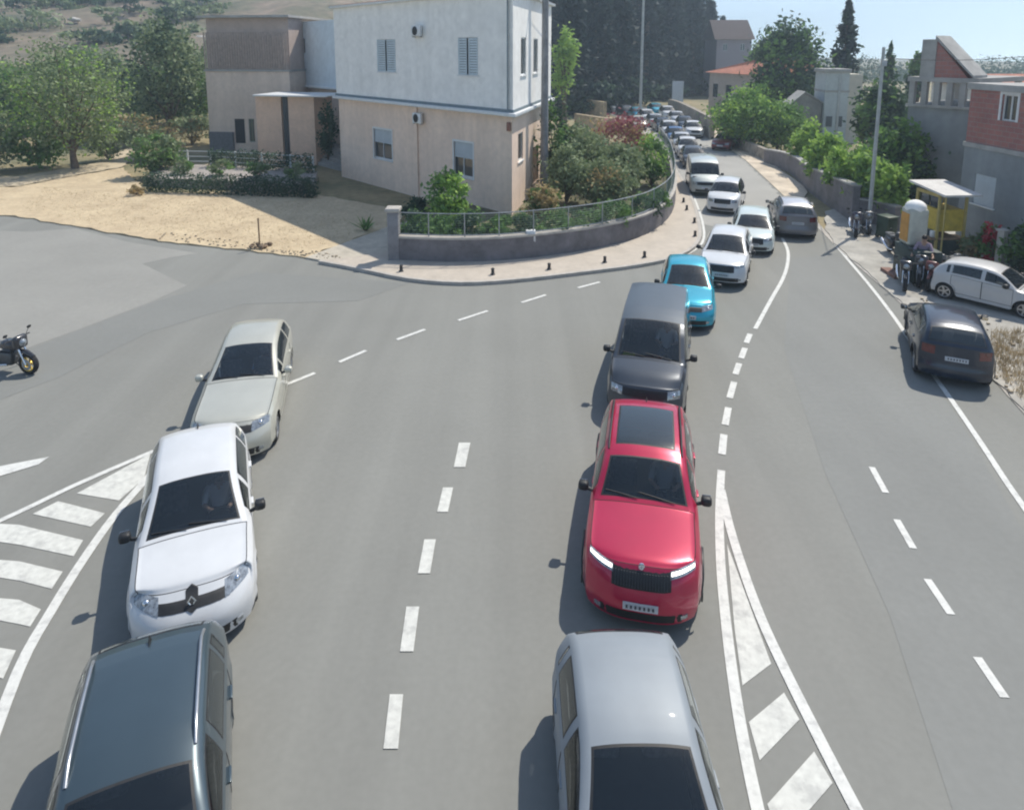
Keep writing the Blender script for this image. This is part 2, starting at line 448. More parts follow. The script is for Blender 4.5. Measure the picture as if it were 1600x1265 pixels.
    # ends of the body: front bumper, rear bumper and tailgate
    def fascia(end, rows):
        rg = ring[-1] if end > 0 else ring[0]; fx = xfr if end > 0 else xre
        cols = rg[NA:NR - NA + 1]; yb = abs(rg[NA].y); out = []
        for r in rows:
            row = []
            for v in cols:
                z = lerp(base + .02, v.z, r); yy = v.y * ayz(end * xf, lerp(base + .02, rg[NA].z, r)) / yb
                row.append(Vector((fx(yy, z), yy, z)))
            out.append(row)
        mb = MB(); nc = len(cols)
        for r in out: mb.v += [tuple(v) for v in r]
        for a in range(len(out) - 1):
            for b in range(nc - 1): mb.f.append((a * nc + b, a * nc + b + 1, (a + 1) * nc + b + 1, (a + 1) * nc + b)); mb.m.append(0)
        return mb
    nr = 9 if lod == 0 else 4
    fascia(1, [i / nr for i in range(nr + 1)]).build('front_bumper', bumper_m or col, root, 60)
    sp = .5
    fascia(-1, [sp * i / nr for i in range(nr + 1)]).build('rear_bumper', bumper_m or col, root, 60)
    fascia(-1, [sp + .004 + (1 - sp - .004) * i / nr for i in range(nr + 1)]).build('tailgate', col, root, 60)
    def patch(nm, m, end, y0, y1, zl, zh, off=.008, ny=8, nz=4, parent=root, thick=.03):
        fx = xfr if end > 0 else xre; vs = []; fs = []
        zl = zl if callable(zl) else (lambda y, c=zl: c); zh = zh if callable(zh) else (lambda y, c=zh: c)
        for i in range(ny + 1):
            y = lerp(y0, y1, i / ny)
            for k in range(nz + 1):
                z = lerp(zl(y), zh(y), k / nz); vs.append(Vector((fx(y, z) + end * off, y, z)))
        for i in range(ny):
            for k in range(nz): fs.append((i * (nz + 1) + k, (i + 1) * (nz + 1) + k, (i + 1) * (nz + 1) + k + 1, i * (nz + 1) + k + 1))
        bd = [i * (nz + 1) for i in range(ny + 1)] + [ny * (nz + 1) + k for k in range(1, nz + 1)] + [i * (nz + 1) + nz for i in range(ny - 1, -1, -1)] + [k for k in range(nz - 1, 0, -1)]
        nb = len(vs)
        for i in bd: v = vs[i].copy(); v.x -= end * thick; vs.append(v)
        for q in range(len(bd)):
            q2 = (q + 1) % len(bd); fs.append((bd[q], bd[q2], nb + q2, nb + q))
        return MB().add(vs, fs).build(nm, m, parent, 40)
    nh = nose_h
    g0, g1 = (.44 if lod == 0 else .45), We
    # lower dark intake, grille, lamps
    patch('lower_grille', M_TRIM, 1, -We * .72, We * .72, base + .05, base + .2, .004)
    if grille == 'bar': patch('grille', M_TRIM, 1, -We * .55, We * .55, lambda y: nh - .17 + .0 * y, lambda y: nh - .05, .006)
    elif grille == 'big':
        gz0, gz1 = nh - .27, nh - .035
        gr = patch('grille', M_TRIM, 1, -We * .52, We * .52, lambda y: gz0 + .1 * max(0, abs(y) / We - .4), gz1, .008)
        if lod == 0:
            for i in range(-9, 10):
                y = i * We * .05; mb = MB(); z0, z1 = gz0 + .03, gz1 - .03
                mb.add([(xfr(y, z0) + .022, y - .008, z0), (xfr(y, z0) + .022, y + .008, z0), (xfr(y, z1) + .022, y + .008, z1), (xfr(y, z1) + .022, y - .008, z1),
                        (xfr(y, z0), y - .012, z0), (xfr(y, z0), y + .012, z0), (xfr(y, z1), y + .012, z1), (xfr(y, z1), y - .012, z1)],
                       [(0, 1, 2, 3), (0, 4, 5, 1), (1, 5, 6, 2), (2, 6, 7, 3), (3, 7, 4, 0)])
                mb.build('grille_bar', mat('grille_bar', (.05, .052, .056), .3, .3), gr)
    elif grille == 'slim': patch('grille', M_TRIM, 1, -We * .62, We * .62, nh - .16, nh - .07, .006)
    elif grille == 'van': patch('grille', M_TRIM, 1, -We * .6, We * .6, nh - .22, nh - .05, .006)
    for s in (-1, 1):
        if lights == 'wide': zl, zh, y0, y1 = (lambda y: nh - .22 + .11 * abs(y / We)), (lambda y: nh - .05 + .05 * abs(y / We)), .54, .95
        elif lights == 'slim': zl, zh, y0, y1 = (lambda y: nh - .15 + .09 * abs(y / We)), (lambda y: nh - .06 + .07 * abs(y / We)), .5, .94
        elif lights == 'round': zl, zh, y0, y1 = (lambda y: nh - .2), (lambda y: nh - .05), .6, .9
        else: zl, zh, y0, y1 = (lambda y: nh - .24 + .03 * abs(y / We)), (lambda y: nh - .05), .6, .92
        hl = patch('headlight', M_LENS, 1, s * We * y0, s * We * y1, zl, zh, .01, 6, 3)
        if lights_on:
            patch('running_light', M_DRL, 1, s * We * (y0 + .02), s * We * (y1 - .01), lambda y: zh(y) - .045, lambda y: zh(y) - .012, .02, 6, 1, hl, .012)
        elif lod == 0:
            yc = s * We * (y0 + y1) / 2; zc = (zl(yc) + zh(yc)) / 2
            MB().ball((xfr(yc, zc) - .01, yc, zc), .05).build('lens', M_CHROME, hl, 60)
        if lod == 0:
            patch('fog_light', M_LENS, 1, s * We * .7, s * We * .82, base + .1, base + .17, .012, 2, 2)
        tl = tail_h - .03
        patch('tail_light', M_RED, -1, s * We * (.6 if not van else .8), s * We * .95, tl - .24 - (.15 if van else 0), tl - .02, .01, 5, 3)
    if plate:
        pz = base + .24
        for end, fx, z0 in ((1, xfr, pz), (-1, xre, .52 if not cladding else .72)):
            p = patch('number_plate', M_PLATE, end, -.26, .26, z0, z0 + .11, .02, 2, 1, root, .015)
            if lod == 0:
                mb = MB(); rr = random.Random(hash(label) % 999 if False else len(label))
                for i in range(7):
                    y = -.2 + i * .065; zz = z0 + .03
                    x = fx(y, zz) + end * .0235
                    mb.box((x - .0012, y - .017, zz), (x + .0012, y + .013, zz + .055))
                mb.build('plate_marks', M_MARK, p)
    if badge == 'diamond':
        zc, x0 = nh - .075, xfr(0, nh - .1) + .03
        mb = MB(); pts = [(0, .1), (.066, 0), (0, -.1), (-.066, 0)]; ins = [(0, .056), (.036, 0), (0, -.056), (-.036, 0)]
        vs = [(x0, a, zc + b) for a, b in pts] + [(x0 + .012, a * .75, zc + b * .75) for a, b in pts] + [(x0, a, zc + b) for a, b in ins]
        fs = []
        for q in range(4):
            q2 = (q + 1) % 4; fs += [(q, q2, 4 + q2, 4 + q), (4 + q, 4 + q2, 8 + q2, 8 + q)]
        mb.add(vs, fs).build('emblem', M_CHROME, root)
        patch('emblem_plate', M_TRIM, 1, -.085, .085, lambda y: zc - .11 + abs(y) * .5, lambda y: zc + .11 - abs(y) * .5, .018, 6, 4)
    elif badge == 'round':
        zc = nh + .0
        MB().lathe([(.05, 0), (.046, .012), (.03, .014), (.0001, .01)], 18, 0, Matrix.Translation((xfr(0, zc) + .012, 0, zc)) @ Matrix.Rotation(pi / 2.6, 4, 'Y')).build('emblem', M_CHROME, root, 30)
    # underbody and wheels
    ub = MB(); ub.box((-xf + .3, -hw + .3, base - .02), (xf - .3, hw - .3, base + .3)); ub.box((ax_r + ra, -hw + .1, base), (ax_f - ra, hw - .1, base + .12))
    ub.box((ax_r - .3, -hw + .3, wr - .05), (ax_f + .3, hw - .3, .68 if not van else .75))
    ub.build('underbody', M_TRIM, root)
    tm, rm = wheel_meshes(wr, .215 if not van else .22, rim or M_RIM, spokes, lod)
    first = True
    for ax in (ax_f, ax_r):
        for s in (1, -1):
            wh = empty('wheel', (ax, s * (hw - .125), wr), 0 if s > 0 else pi); wh.parent = root
            t, r = (tm, rm) if first else (tm.copy(), rm.copy())
            if not first: COL.objects.link(t); COL.objects.link(r)
            t.parent = wh; r.parent = wh; first = False
    # mirrors
    for s in (1, -1):
        xm = cowl - .26; ym = ayz(xm, belt) ; zm = belt + .075
        mb = MB(); mb.rbox((xm - .075, s * (ym + .055), zm - .07), (xm + .085, s * (ym + .235), zm + .085), .055, 0, None, 3)
        mo = mb.build('mirror', mirror_m or M_TRIM, root, 60)  # default black paints in the shade on the housing's front
        MB().tube([(xm + .02, s * (ym - .06), zm - .07), (xm + .01, s * (ym + .1), zm - .03)], .03, 6).build('mirror_arm', M_TRIM, mo, 60)
        if lod == 0: MB().rbox((xm - .084, s * (ym + .075), zm - .05), (xm - .074, s * (ym + .22), zm + .065), .004).build('mirror_glass', M_MIRROR, mo)
    if lod == 0 and wiper:
        for y0, y1 in ((.5, -.08), (-.1, -.62)):
            pts = []
            for t in (0, .5, 1):
                x = cowl - .01 - .085 * t; y = lerp(y0, y1, t) * hw / .9
                pts.append((x, y, zrail(x) + (ztop(x) - zrail(x)) * (1 - abs(y / wrail(x)) ** 2.6) + .02))
            MB().tube(pts, .009, 5).build('wiper', M_TRIM, root)
    if rails:
        for s in (1, -1):
            pts = []
            for t in range(9):
                x = lerp(rend + .12, head - .12, t / 8); y = s * (wrail(x) - .035)
                pts.append((x, y, zrail(x) + (.055 if 0 < t < 8 else .005)))
            MB().tube(smoothline(pts, 2), .02, 8).build('roof_rail', rails, root, 60)
    if antenna:
        x = rend + .18; z = ztop(x)
        MB().add([(x - .09, 0, z), (x + .09, 0, z - .005), (x - .08, .02, z), (x - .08, -.02, z), (x - .075, 0, z + .075), (x + .05, 0, z + .02)], [(0, 2, 4), (0, 4, 3), (2, 1, 5, 4), (3, 4, 5, 1)]).build('antenna', M_TRIM, root)
    if cladding and lod == 0:
        for ax in (ax_f, ax_r):
            for s in (1, -1):
                mb = MB(); vs = []; fs = []; nn = 18
                for i in range(nn + 1):
                    a = pi * i / nn
                    for rr, oo in ((ra - .005, .022), (ra + .045, .026), (ra + .05, 0)):
                        x = ax + rr * cos(a); z = max(base + .02, wr + rr * sin(a)); vs.append((x, s * (ayz(x, z) + oo), z))
                for i in range(nn):
                    for k in range(2): fs.append((i * 3 + k, i * 3 + k + 1, i * 3 + k + 4, i * 3 + k + 3))
                mb.add(vs, fs).build('arch_trim', M_TRIM, root, 40)
    if lod == 0:
        for s in (1, -1):
            y = s * (ayz(0, base + .06) - .02)
            MB().rbox((ax_r + ra + .03, y - .03, base - .03), (ax_f - ra - .03, y + .035, base + .1), .03).build('side_skirt', M_TRIM if cladding else col, root, 40)
    # cabin
    if inter:
        sm = seat or M_SEAT
        MB().box((ax_r - .1, -hw + .16, base + .1), (cowl + .2, hw - .16, .36)).build('cabin_floor', M_SEAT, root)
        mb = MB(); mb.rbox((cowl - .42, -hw + .15, belt - .3), (cowl + .25, hw - .15, belt - .02), .06); mb.rbox((cowl - .5, -.12, belt - .4), (cowl - .2, .12, belt - .06), .05)
        mb.build('dashboard', mat('dash_plastic', (.06, .063, .067), .7, var=.15, scale=9), root, 40)
        sx = lerp(ax_r, ax_f, .5)
        for s in (1, -1):
            mb = MB(); T = Matrix.Translation((sx, s * .37, 0)); B = T @ Matrix.Translation((-.24, 0, .5)) @ Matrix.Rotation(R(-16), 4, 'Y')
            mb.rbox((-.25, -.25, .36), (.27, .25, .55), .06, 0, T); mb.rbox((-.07, -.24, 0), (.07, .24, .62), .06, 0, B); mb.rbox((-.05, -.13, .66), (.05, .13, .84), .045, 0, B)
            mb.build('front_seat', sm, root, 50)
        mb = MB(); bx = max(ax_r + .2, rend + .35)
        mb.rbox((bx - .1, -hw + .22, .36), (bx + .42, hw - .22, .54), .06); B = Matrix.Translation((bx - .06, 0, .5)) @ Matrix.Rotation(R(-20), 4, 'Y'); mb.rbox((-.07, -hw + .22, 0), (.07, hw - .22, .58), .06, 0, B)
        mb.build('rear_bench', sm, root, 50)
        MB().lathe([(.17 + .016 * cos(a), .016 * sin(a)) for a in [2 * pi * k / 6 for k in range(6)]], 20, 0, Matrix.Translation((cowl - .52, .37, belt - .08)) @ Matrix.Rotation(R(-62), 4, 'Y'), True).build('steering_wheel', M_TRIM, root, 60)
        for (nm, m, dy, dx, sz) in dash:
            MB().rbox((cowl - .2 + dx - sz[0] / 2, dy - sz[1] / 2, belt - .02), (cowl - .2 + dx + sz[0] / 2, dy + sz[1] / 2, belt - .02 + sz[2]), min(sz) * .4).build(nm, m, root, 40)
    root['geo'] = 0
    del root['geo']
    return root
def park(o, p_nose, p_tail, L, back=0.0):     # nose and tail points on the ground plane: puts the car with its nose at p_nose
    d = Vector((p_nose.x - p_tail.x, p_nose.y - p_tail.y, 0)).normalized()
    o.location = (p_nose.x - d.x * L / 2, p_nose.y - d.y * L / 2, 0)
    o.rotation_euler = (0, 0, math.atan2(d.y, d.x))
    return o
# ------------------------------------------------------------------ the ground, roads, pavements and markings
M_ASPH = mat('asphalt', (.226, .226, .208), .86, var=.028, scale=.22, bump=.2, scale2=9, amp2=.04, detail=6, streak=.08)
M_ASPH2 = mat('new_asphalt', (.219, .222, .21), .86, var=.03, scale=.3, bump=.2, scale2=8, amp2=.04, detail=6, streak=.045)
M_ASPHL = mat('old_pale_asphalt', (.285, .28, .258), .9, var=.04, scale=.3, bump=.2, scale2=6, amp2=.05, detail=8)
M_PAVE = mat('concrete_paving', (.5, .44, .37), .9, var=.05, scale=.9, bump=.2, scale2=5, detail=8)
M_LOT = mat('pale_gravel', (.42, .4, .36), .95, var=.14, scale=.7, bump=.4, scale2=7, detail=9)
M_KERB = mat('kerb_concrete', (.46, .43, .39), .9, var=.1, scale=3, bump=.2)
M_DRY = mat('dry_grass_soil', (.6, .485, .32), .95, scale=.55, bump=.6, col2=(.46, .36, .235), scale2=6, amp2=.14, detail=10)
M_SOIL = mat('scrub_soil', (.36, .28, .16), .95, scale=.14, bump=.5, col2=(.13, .14, .075), scale2=2.2, amp2=.2, detail=10)
M_HILL = mat('hill_scrub', (.3, .22, .17), .95, scale=.05, bump=.4, col2=(.08, .1, .055), scale2=.5, amp2=.25, detail=11)
M_WHITE = mat('road_paint', (.64, .64, .61), .75, scale=5, col2=(.5, .5, .48), ramp=(.36, .5), scale2=14, detail=10)
M_WORN = mat('worn_road_paint', (.6, .6, .56), .8, scale=3.5, col2=(.47, .47, .445), ramp=(.34, .5), scale2=9, amp2=.12, detail=12)
M_TAR = mat('tar_seal', (.195, .197, .19), .85, var=.1, scale=2)  # tar colour, slightly darker than the asphalt

def hgt(x, y):                        # lie of the land beyond the road
    z = -.05
    if y > 70: z -= 0
    l = clamp((-x - 6 - (y - 60) * .02) / 30) * clamp((y - 62) / 150)
    z += 34 * l ** 1.3
    return z
mb = MB(); GX = [-420, -330, -260, -200, -160, -130, -105, -85, -70, -58, -48, -40, -32, -26, -20, -14, -8, 0, 10, 25, 50, 90, 150, 250, 420]
GY = [-60, -20, 10, 40, 55, 62, 70, 78, 86, 95, 105, 116, 128, 142, 158, 176, 196, 220, 250, 290, 340, 420, 600, 1000]
rg = random.Random(3)
for y in GY:
    for x in GX: mb.v.append((x, y, hgt(x, y) + (rg.uniform(-1, 1) * 1.2 if hgt(x, y) > 3 else 0)))
nx = len(GX)
for j in range(len(GY) - 1):
    for i in range(nx - 1): mb.f.append((j * nx + i, j * nx + i + 1, (j + 1) * nx + i + 1, (j + 1) * nx + i)); mb.m.append(1 if GY[j] > 80 and GX[i] < -6 else 0)
tag(mb.build('ground', [M_SOIL, M_HILL], None, 80), kind='structure')

edge = [(-420, 300), (-200, 322), (30, 340), (120, 355), (250, 378), (390, 393), (480, 404), (560, 418), (640, 434), (720, 440), (800, 436), (900, 425), (1000, 412), (1060, 398), (1090, 376), (1091, 345), (1076, 300), (1050, 257), (1022, 219), (998, 200), (975, 187), (930, 172)]
far_r = [(960, 160), (1030, 172), (1075, 190), (1120, 218), (1165, 250), (1205, 287), (1245, 325), (1290, 362), (1308, 386), (1387, 455), (1440, 500), (1542, 581), (1600, 642), (1900, 960)]
A = smoothline([at(*p) for p in edge], 3); B = smoothline([at(*p) for p in far_r], 3)
foot = [Vector((16, -12, 0)), Vector((-40, -12, 0))]
tag(MB().prism(A + B + foot, 0, 0).build('road', M_ASPH), kind='structure')
def sheet(name, px, z, m, k=1, z0=None, jit=0):
    p = smoothline([at(*q, z) for q in px], k) if k > 1 else [at(*q, z) for q in px]
    if jit:                                # ragged natural edge
        rj = random.Random(17); q = []
        for i, a in enumerate(p):
            b = p[(i + 1) % len(p)]; nj = min(40, max(1, int((b - a).length / .5)))
            q += [a.lerp(b, t / nj) + Vector((rj.uniform(-jit, jit), rj.uniform(-jit, jit), 0)) for t in range(nj)]
        p = q
    return tag(MB().prism(p, z if z0 is None else z0, z).build(name, m), kind='structure')
sheet('side_road_patch', [(-300, 352), (40, 362), (118, 357), (200, 378), (310, 396), (268, 402), (222, 412), (292, 446), (240, 470), (130, 512), (20, 552), (-300, 680)], .004, M_ASPHL)
sheet('hill_road', [(1094, 350), (1079, 300), (1053, 257), (1025, 219), (1001, 200), (978, 187), (1028, 174), (1073, 191), (1118, 219), (1163, 251), (1203, 288), (1243, 326), (1262, 343), (1230, 352), (1160, 360)], .004, mat('paler_asphalt', (.36, .35, .325), .9, var=.05, scale=.3, bump=.2, scale2=6, amp2=.05, detail=8), 1, None, .2)  # paler asphalt sheet laid over the far road
sheet('repaired_lane', [(1236, 404), (1310, 398), (1420, 535), (1520, 690), (1640, 900), (1760, 1300), (1500, 1300), (1390, 960), (1290, 740), (1225, 545)], .004, M_ASPH2)
sheet('side_road_seam', [(30, 552), (130, 514), (246, 470), (400, 425), (640, 442), (560, 470), (380, 475), (230, 520), (90, 590), (-200, 700), (-300, 690)], .005, mat('patched_asphalt', (.214, .217, .204), .86, var=.03, scale=.3, bump=.2, scale2=8, amp2=.04, detail=6))
# pavements and yards
inner = [(1052, 262), (1046, 300), (1046, 335), (1022, 362), (960, 384), (880, 398), (800, 407), (700, 411), (615, 408)]
pv = [at(*p, .12) for p in [(500, 407), (560, 418), (640, 434), (720, 440), (800, 436), (900, 425), (1000, 412), (1060, 398), (1090, 376), (1091, 345), (1076, 300), (1050, 257), (1022, 219), (998, 200)]]
pv2 = [at(*p, .12) for p in [(985, 200), (1005, 217), (1030, 245), (1040, 300), (1036, 330), (1000, 352), (900, 380), (800, 392), (700, 395), (620, 392)]]
tag(MB().prism(smoothline(pv, 3) + pv2, -.02, .12).build('pavement', M_PAVE), kind='structure')
kb = smoothline(pv, 3)
mb = MB()
for s, z0, z1 in ((1, 0, .135),):
    a = []; b = []
    for i, p in enumerate(kb):
        d = (kb[min(i + 1, len(kb) - 1)] - kb[max(i - 1, 0)]).normalized(); n_ = Vector((d.y, -d.x, 0)); a.append(p + n_ * .1); b.append(p - n_ * .06)
    for i in range(len(kb) - 1):
        q = []
        for pt in (a[i], a[i + 1], b[i + 1], b[i]): q.append(pt)
        mb.add([(v.x, v.y, 0) for v in q] + [(v.x, v.y, .135) for v in q], [(4, 5, 6, 7), (0, 1, 5, 4), (2, 3, 7, 6)])
tag(mb.build('kerb', M_KERB), kind='structure')
sheet('yard', [(-420, 298), (-200, 320), (30, 338), (120, 353), (250, 376), (390, 391), (478, 402), (520, 385), (612, 352), (640, 330), (540, 312), (480, 302), (330, 300), (232, 300), (215, 285), (190, 262), (90, 280), (30, 292), (-300, 300)], .06, M_DRY, 1, -.04, .13)
sheet('driveway', [(478, 402), (520, 386), (612, 352), (640, 345), (630, 405), (615, 428), (560, 417)], .075, mat('driveway_concrete', (.5, .45, .37), .9, var=.1, scale=1.2, scale2=5), 1, -.04)
sheet('path', [(-300, 297), (30, 291), (90, 279), (190, 261), (230, 235), (215, 225), (150, 255), (30, 275), (-300, 285)], .03, mat('bare_path', (.52, .43, .3), .95, var=.14, scale=.8, bump=.4, scale2=4), 1, None, .15)
sheet('parking_apron', [(1290, 360), (1308, 384), (1387, 453), (1440, 498), (1542, 579), (1600, 640), (1900, 958), (2100, 640), (1800, 440), (1560, 385), (1420, 330), (1330, 318), (1290, 330)], .05, M_LOT, 1, -.03, .06)
sheet('shoulder', [(1075, 190), (1120, 218), (1165, 250), (1205, 287), (1245, 325), (1262, 300), (1255, 290), (1215, 262), (1195, 248), (1150, 232), (1120, 205), (1085, 185)], .03, mat('sandy_verge', (.62, .53, .42), .95, var=.16, scale=.6, bump=.4, scale2=4), 1, -.03)

# painted markings
def mark(name, polys=(), lines=(), z=.012, m=M_WHITE):
    mb = MB()
    for p in polys: mb.prism([at(*q) for q in p], z, z)
    for px, w in lines: mb.strip(gline(px), w, z)
    return tag(mb.build(name, m, None, None), kind='structure')
for q in ([(717, 692), (735, 692), (727, 730), (709, 730)], [(692, 762), (708, 762), (700, 800), (683, 800)], [(663, 843), (681, 843), (672, 896), (653, 896)], [(635, 948), (655, 948), (646, 1018), (625, 1018)], [(609, 1085), (630, 1085), (622, 1170), (599, 1170)], [(575, 1285), (600, 1285), (588, 1400), (560, 1400)]):
    mark('lane_dash', [q], m=M_WORN)
for q in ([(1362, 730), (1384, 770)], [(1401, 812), (1427, 857)], [(1449, 905), (1486, 960)], [(1527, 1027), (1570, 1090)], [(1618, 1170), (1680, 1270)]):
    mark('lane_dash', lines=[(q, .125)])
for q in ([(530, 566), (572, 548)], [(620, 531), (664, 515)], [(716, 501), (762, 486)], [(815, 473), (853, 461)], [(903, 450), (937, 441)], [(440, 604), (492, 583)]):
    mark('give_way_dash', lines=[(q, .13)])
mark('centre_line', lines=[([(1222, 372), (1231, 392), (1230, 415), (1222, 438), (1205, 468), (1180, 514)], .13)])
for q in ([(1172, 522), (1166, 536)], [(1164, 544), (1158, 560)], [(1155, 568), (1149, 585)], [(1147, 597), (1140, 622)], [(1138, 637), (1133, 664)], [(1131, 679), (1128, 710)]):
    mark('centre_dash', lines=[(q, .16)])
mark('island_line', lines=[([(1127, 735), (1124, 800), (1126, 880), (1133, 960), (1144, 1050), (1160, 1150), (1184, 1265), (1215, 1390)], .155)])
mark('island_line', lines=[([(1127, 765), (1140, 822), (1162, 893), (1190, 968), (1226, 1046), (1272, 1138), (1330, 1250), (1400, 1380)], .155)], z=.014)
for q in ([(1136, 850), (1205, 1037), (1160, 1071), (1148, 985)], [(1225, 1082), (1249, 1124), (1187, 1188), (1170, 1128)], [(1272, 1174), (1301, 1223), (1262, 1268), (1205, 1275), (1199, 1256)], [(1325, 1275), (1355, 1330), (1250, 1420), (1225, 1380)]):
    mark('island_hatch', [q], z=.008, m=M_WORN)
mark('edge_line', lines=[([(1255, 335), (1290, 366), (1330, 412), (1362, 450), (1400, 500), (1440, 560), (1490, 630), (1535, 696), (1575, 757), (1640, 850), (1800, 1090)], .125)])
mark('gutter', lines=[([(1262, 333), (1308, 384), (1387, 453), (1440, 498), (1542, 579), (1600, 640), (1800, 850)], .2)], z=.02, m=M_KERB)
mark('island_line', lines=[([(-120, 868), (30, 800), (120, 757), (240, 705)], .13)])
mark('island_line', lines=[([(-60, 1290), (28, 1050), (80, 955), (130, 875), (180, 805), (232, 745), (262, 706)], .16)], z=.014)
for q in ([(120, 771), (235, 709), (225, 748), (186, 782)], [(51, 803), (91, 783), (164, 802), (142, 823)], [(-60, 815), (30, 820), (130, 844), (115, 869), (30, 851), (-60, 838)], [(-60, 870), (30, 877), (98, 893), (81, 920), (30, 907), (-60, 893)], [(-60, 930), (30, 937), (64, 952), (47, 979), (30, 975), (-60, 958)], [(-60, 1002), (25, 1016), (5, 1060), (-60, 1045)]):
    mark('island_hatch', [q], z=.008, m=M_WORN)
mark('arrow_tip', [[(-60, 762), (-60, 740), (77, 714), (60, 726)]], m=M_WHITE)
mark('kerb_line', lines=[([(1060, 405), (1097, 380), (1097, 345), (1082, 302)], .12)])
# ------------------------------------------------------------------ buildings
M_PEACH = mat('peach_render', (.9, .7, .56), .92, rain=.05, var=.04, scale=.5, bump=.1, scale2=3, detail=8)
M_WHITEW = mat('white_render', (.92, .9, .86), .9, rain=.04, var=.03, scale=.5, bump=.1, scale2=3, detail=8)
M_GREYW = mat('grey_render', (.74, .6, .5), .92, rain=.05, var=.05, scale=.5, bump=.15, scale2=3, detail=8)
M_CONC = mat('rough_concrete', (.4, .39, .37), .95, var=.13, scale=.8, bump=.3, scale2=4, detail=9)
M_PVC = mat('white_frame', (.75, .76, .76), .5, var=.04)
M_PANE = glass('window_pane', (.05, .06, .07), .1)
M_BLIND = mat('roller_blind', (.55, .6, .63), .6, var=.05, scale=1.2)
M_SHUT = mat('pale_blue_shutter', (.55, .63, .68), .6, var=.06, scale=2)
M_TILE = brick('roof_tiles', (.48, .19, .12), (.38, .15, .1), (.22, .09, .06), 1.2)
M_BRICK = brick('hollow_brick', (.4, .17, .14), (.33, .145, .13), (.3, .25, .23), 1.0)
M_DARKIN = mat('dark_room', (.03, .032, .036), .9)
M_IRON = mat('painted_iron', (.1, .115, .125), .5, .3, var=.12, scale=6)
M_STEEL = mat('galvanised_steel', (.42, .44, .45), .45, .6, var=.1, scale=5)
M_STONE = mat('rubble_stone', (.36, .32, .27), .95, var=.25, scale=2.2, bump=.8, scale2=7, detail=9)
M_STONED = mat('grey_block_wall', (.2, .19, .2), .95, var=.16, scale=1.4, bump=.4, scale2=6, detail=9)

class Wall:                            # a vertical plane through O along d; hit() finds where a photo point lies on it
    def __init__(s, O, d, off=0.0):
        s.O = Vector((O.x, O.y, 0)); s.z0 = O.z; s.d = Vector((d.x, d.y, 0)).normalized(); s.n = Vector((-s.d.y, s.d.x, 0)); s.O = s.O + s.n * off
    def hit(s, px, py):
        u = (CY - py) / F
        r = Vector(((px - CX) / F, cos(TH) + u * sin(TH), -sin(TH) + u * cos(TH))); c = Vector((0, 0, HC))
        t = (s.O - c).dot(s.n) / r.dot(s.n); p = c + r * t
        return (p - s.O).dot(s.d), p.z - s.z0
def panel(mb, u0, u1, z0, z1, holes=(), y=0, t=.16, mi=0, ax=0):      # wall face in local x-z at depth y, with reveals at holes; ax=1: face in y-z at x=y
    us = sorted({u0, u1} | {clamp(h[0], u0, u1) for h in holes} | {clamp(h[1], u0, u1) for h in holes})
    zs = sorted({z0, z1} | {clamp(h[2], z0, z1) for h in holes} | {clamp(h[3], z0, z1) for h in holes})
    P = (lambda u, z, yy: (u, yy, z)) if ax == 0 else (lambda u, z, yy: (yy, u, z))
    for a, b in zip(us, us[1:]):
        for c, d in zip(zs, zs[1:]):
            um, zm = (a + b) / 2, (c + d) / 2
            if any(h[0] < um < h[1] and h[2] < zm < h[3] for h in holes): continue
            mb.add([P(a, c, y), P(b, c, y), P(b, d, y), P(a, d, y)], [(0, 1, 2, 3)], mi)
    for h in holes:
        a, b, c, d = h[:4]; v = [P(a, c, y), P(b, c, y), P(b, d, y), P(a, d, y)] + [P(a, c, y + t), P(b, c, y + t), P(b, d, y + t), P(a, d, y + t)]
        mb.add(v, [(0, 1, 5, 4), (1, 2, 6, 5), (2, 3, 7, 6), (3, 0, 4, 7)], mi)
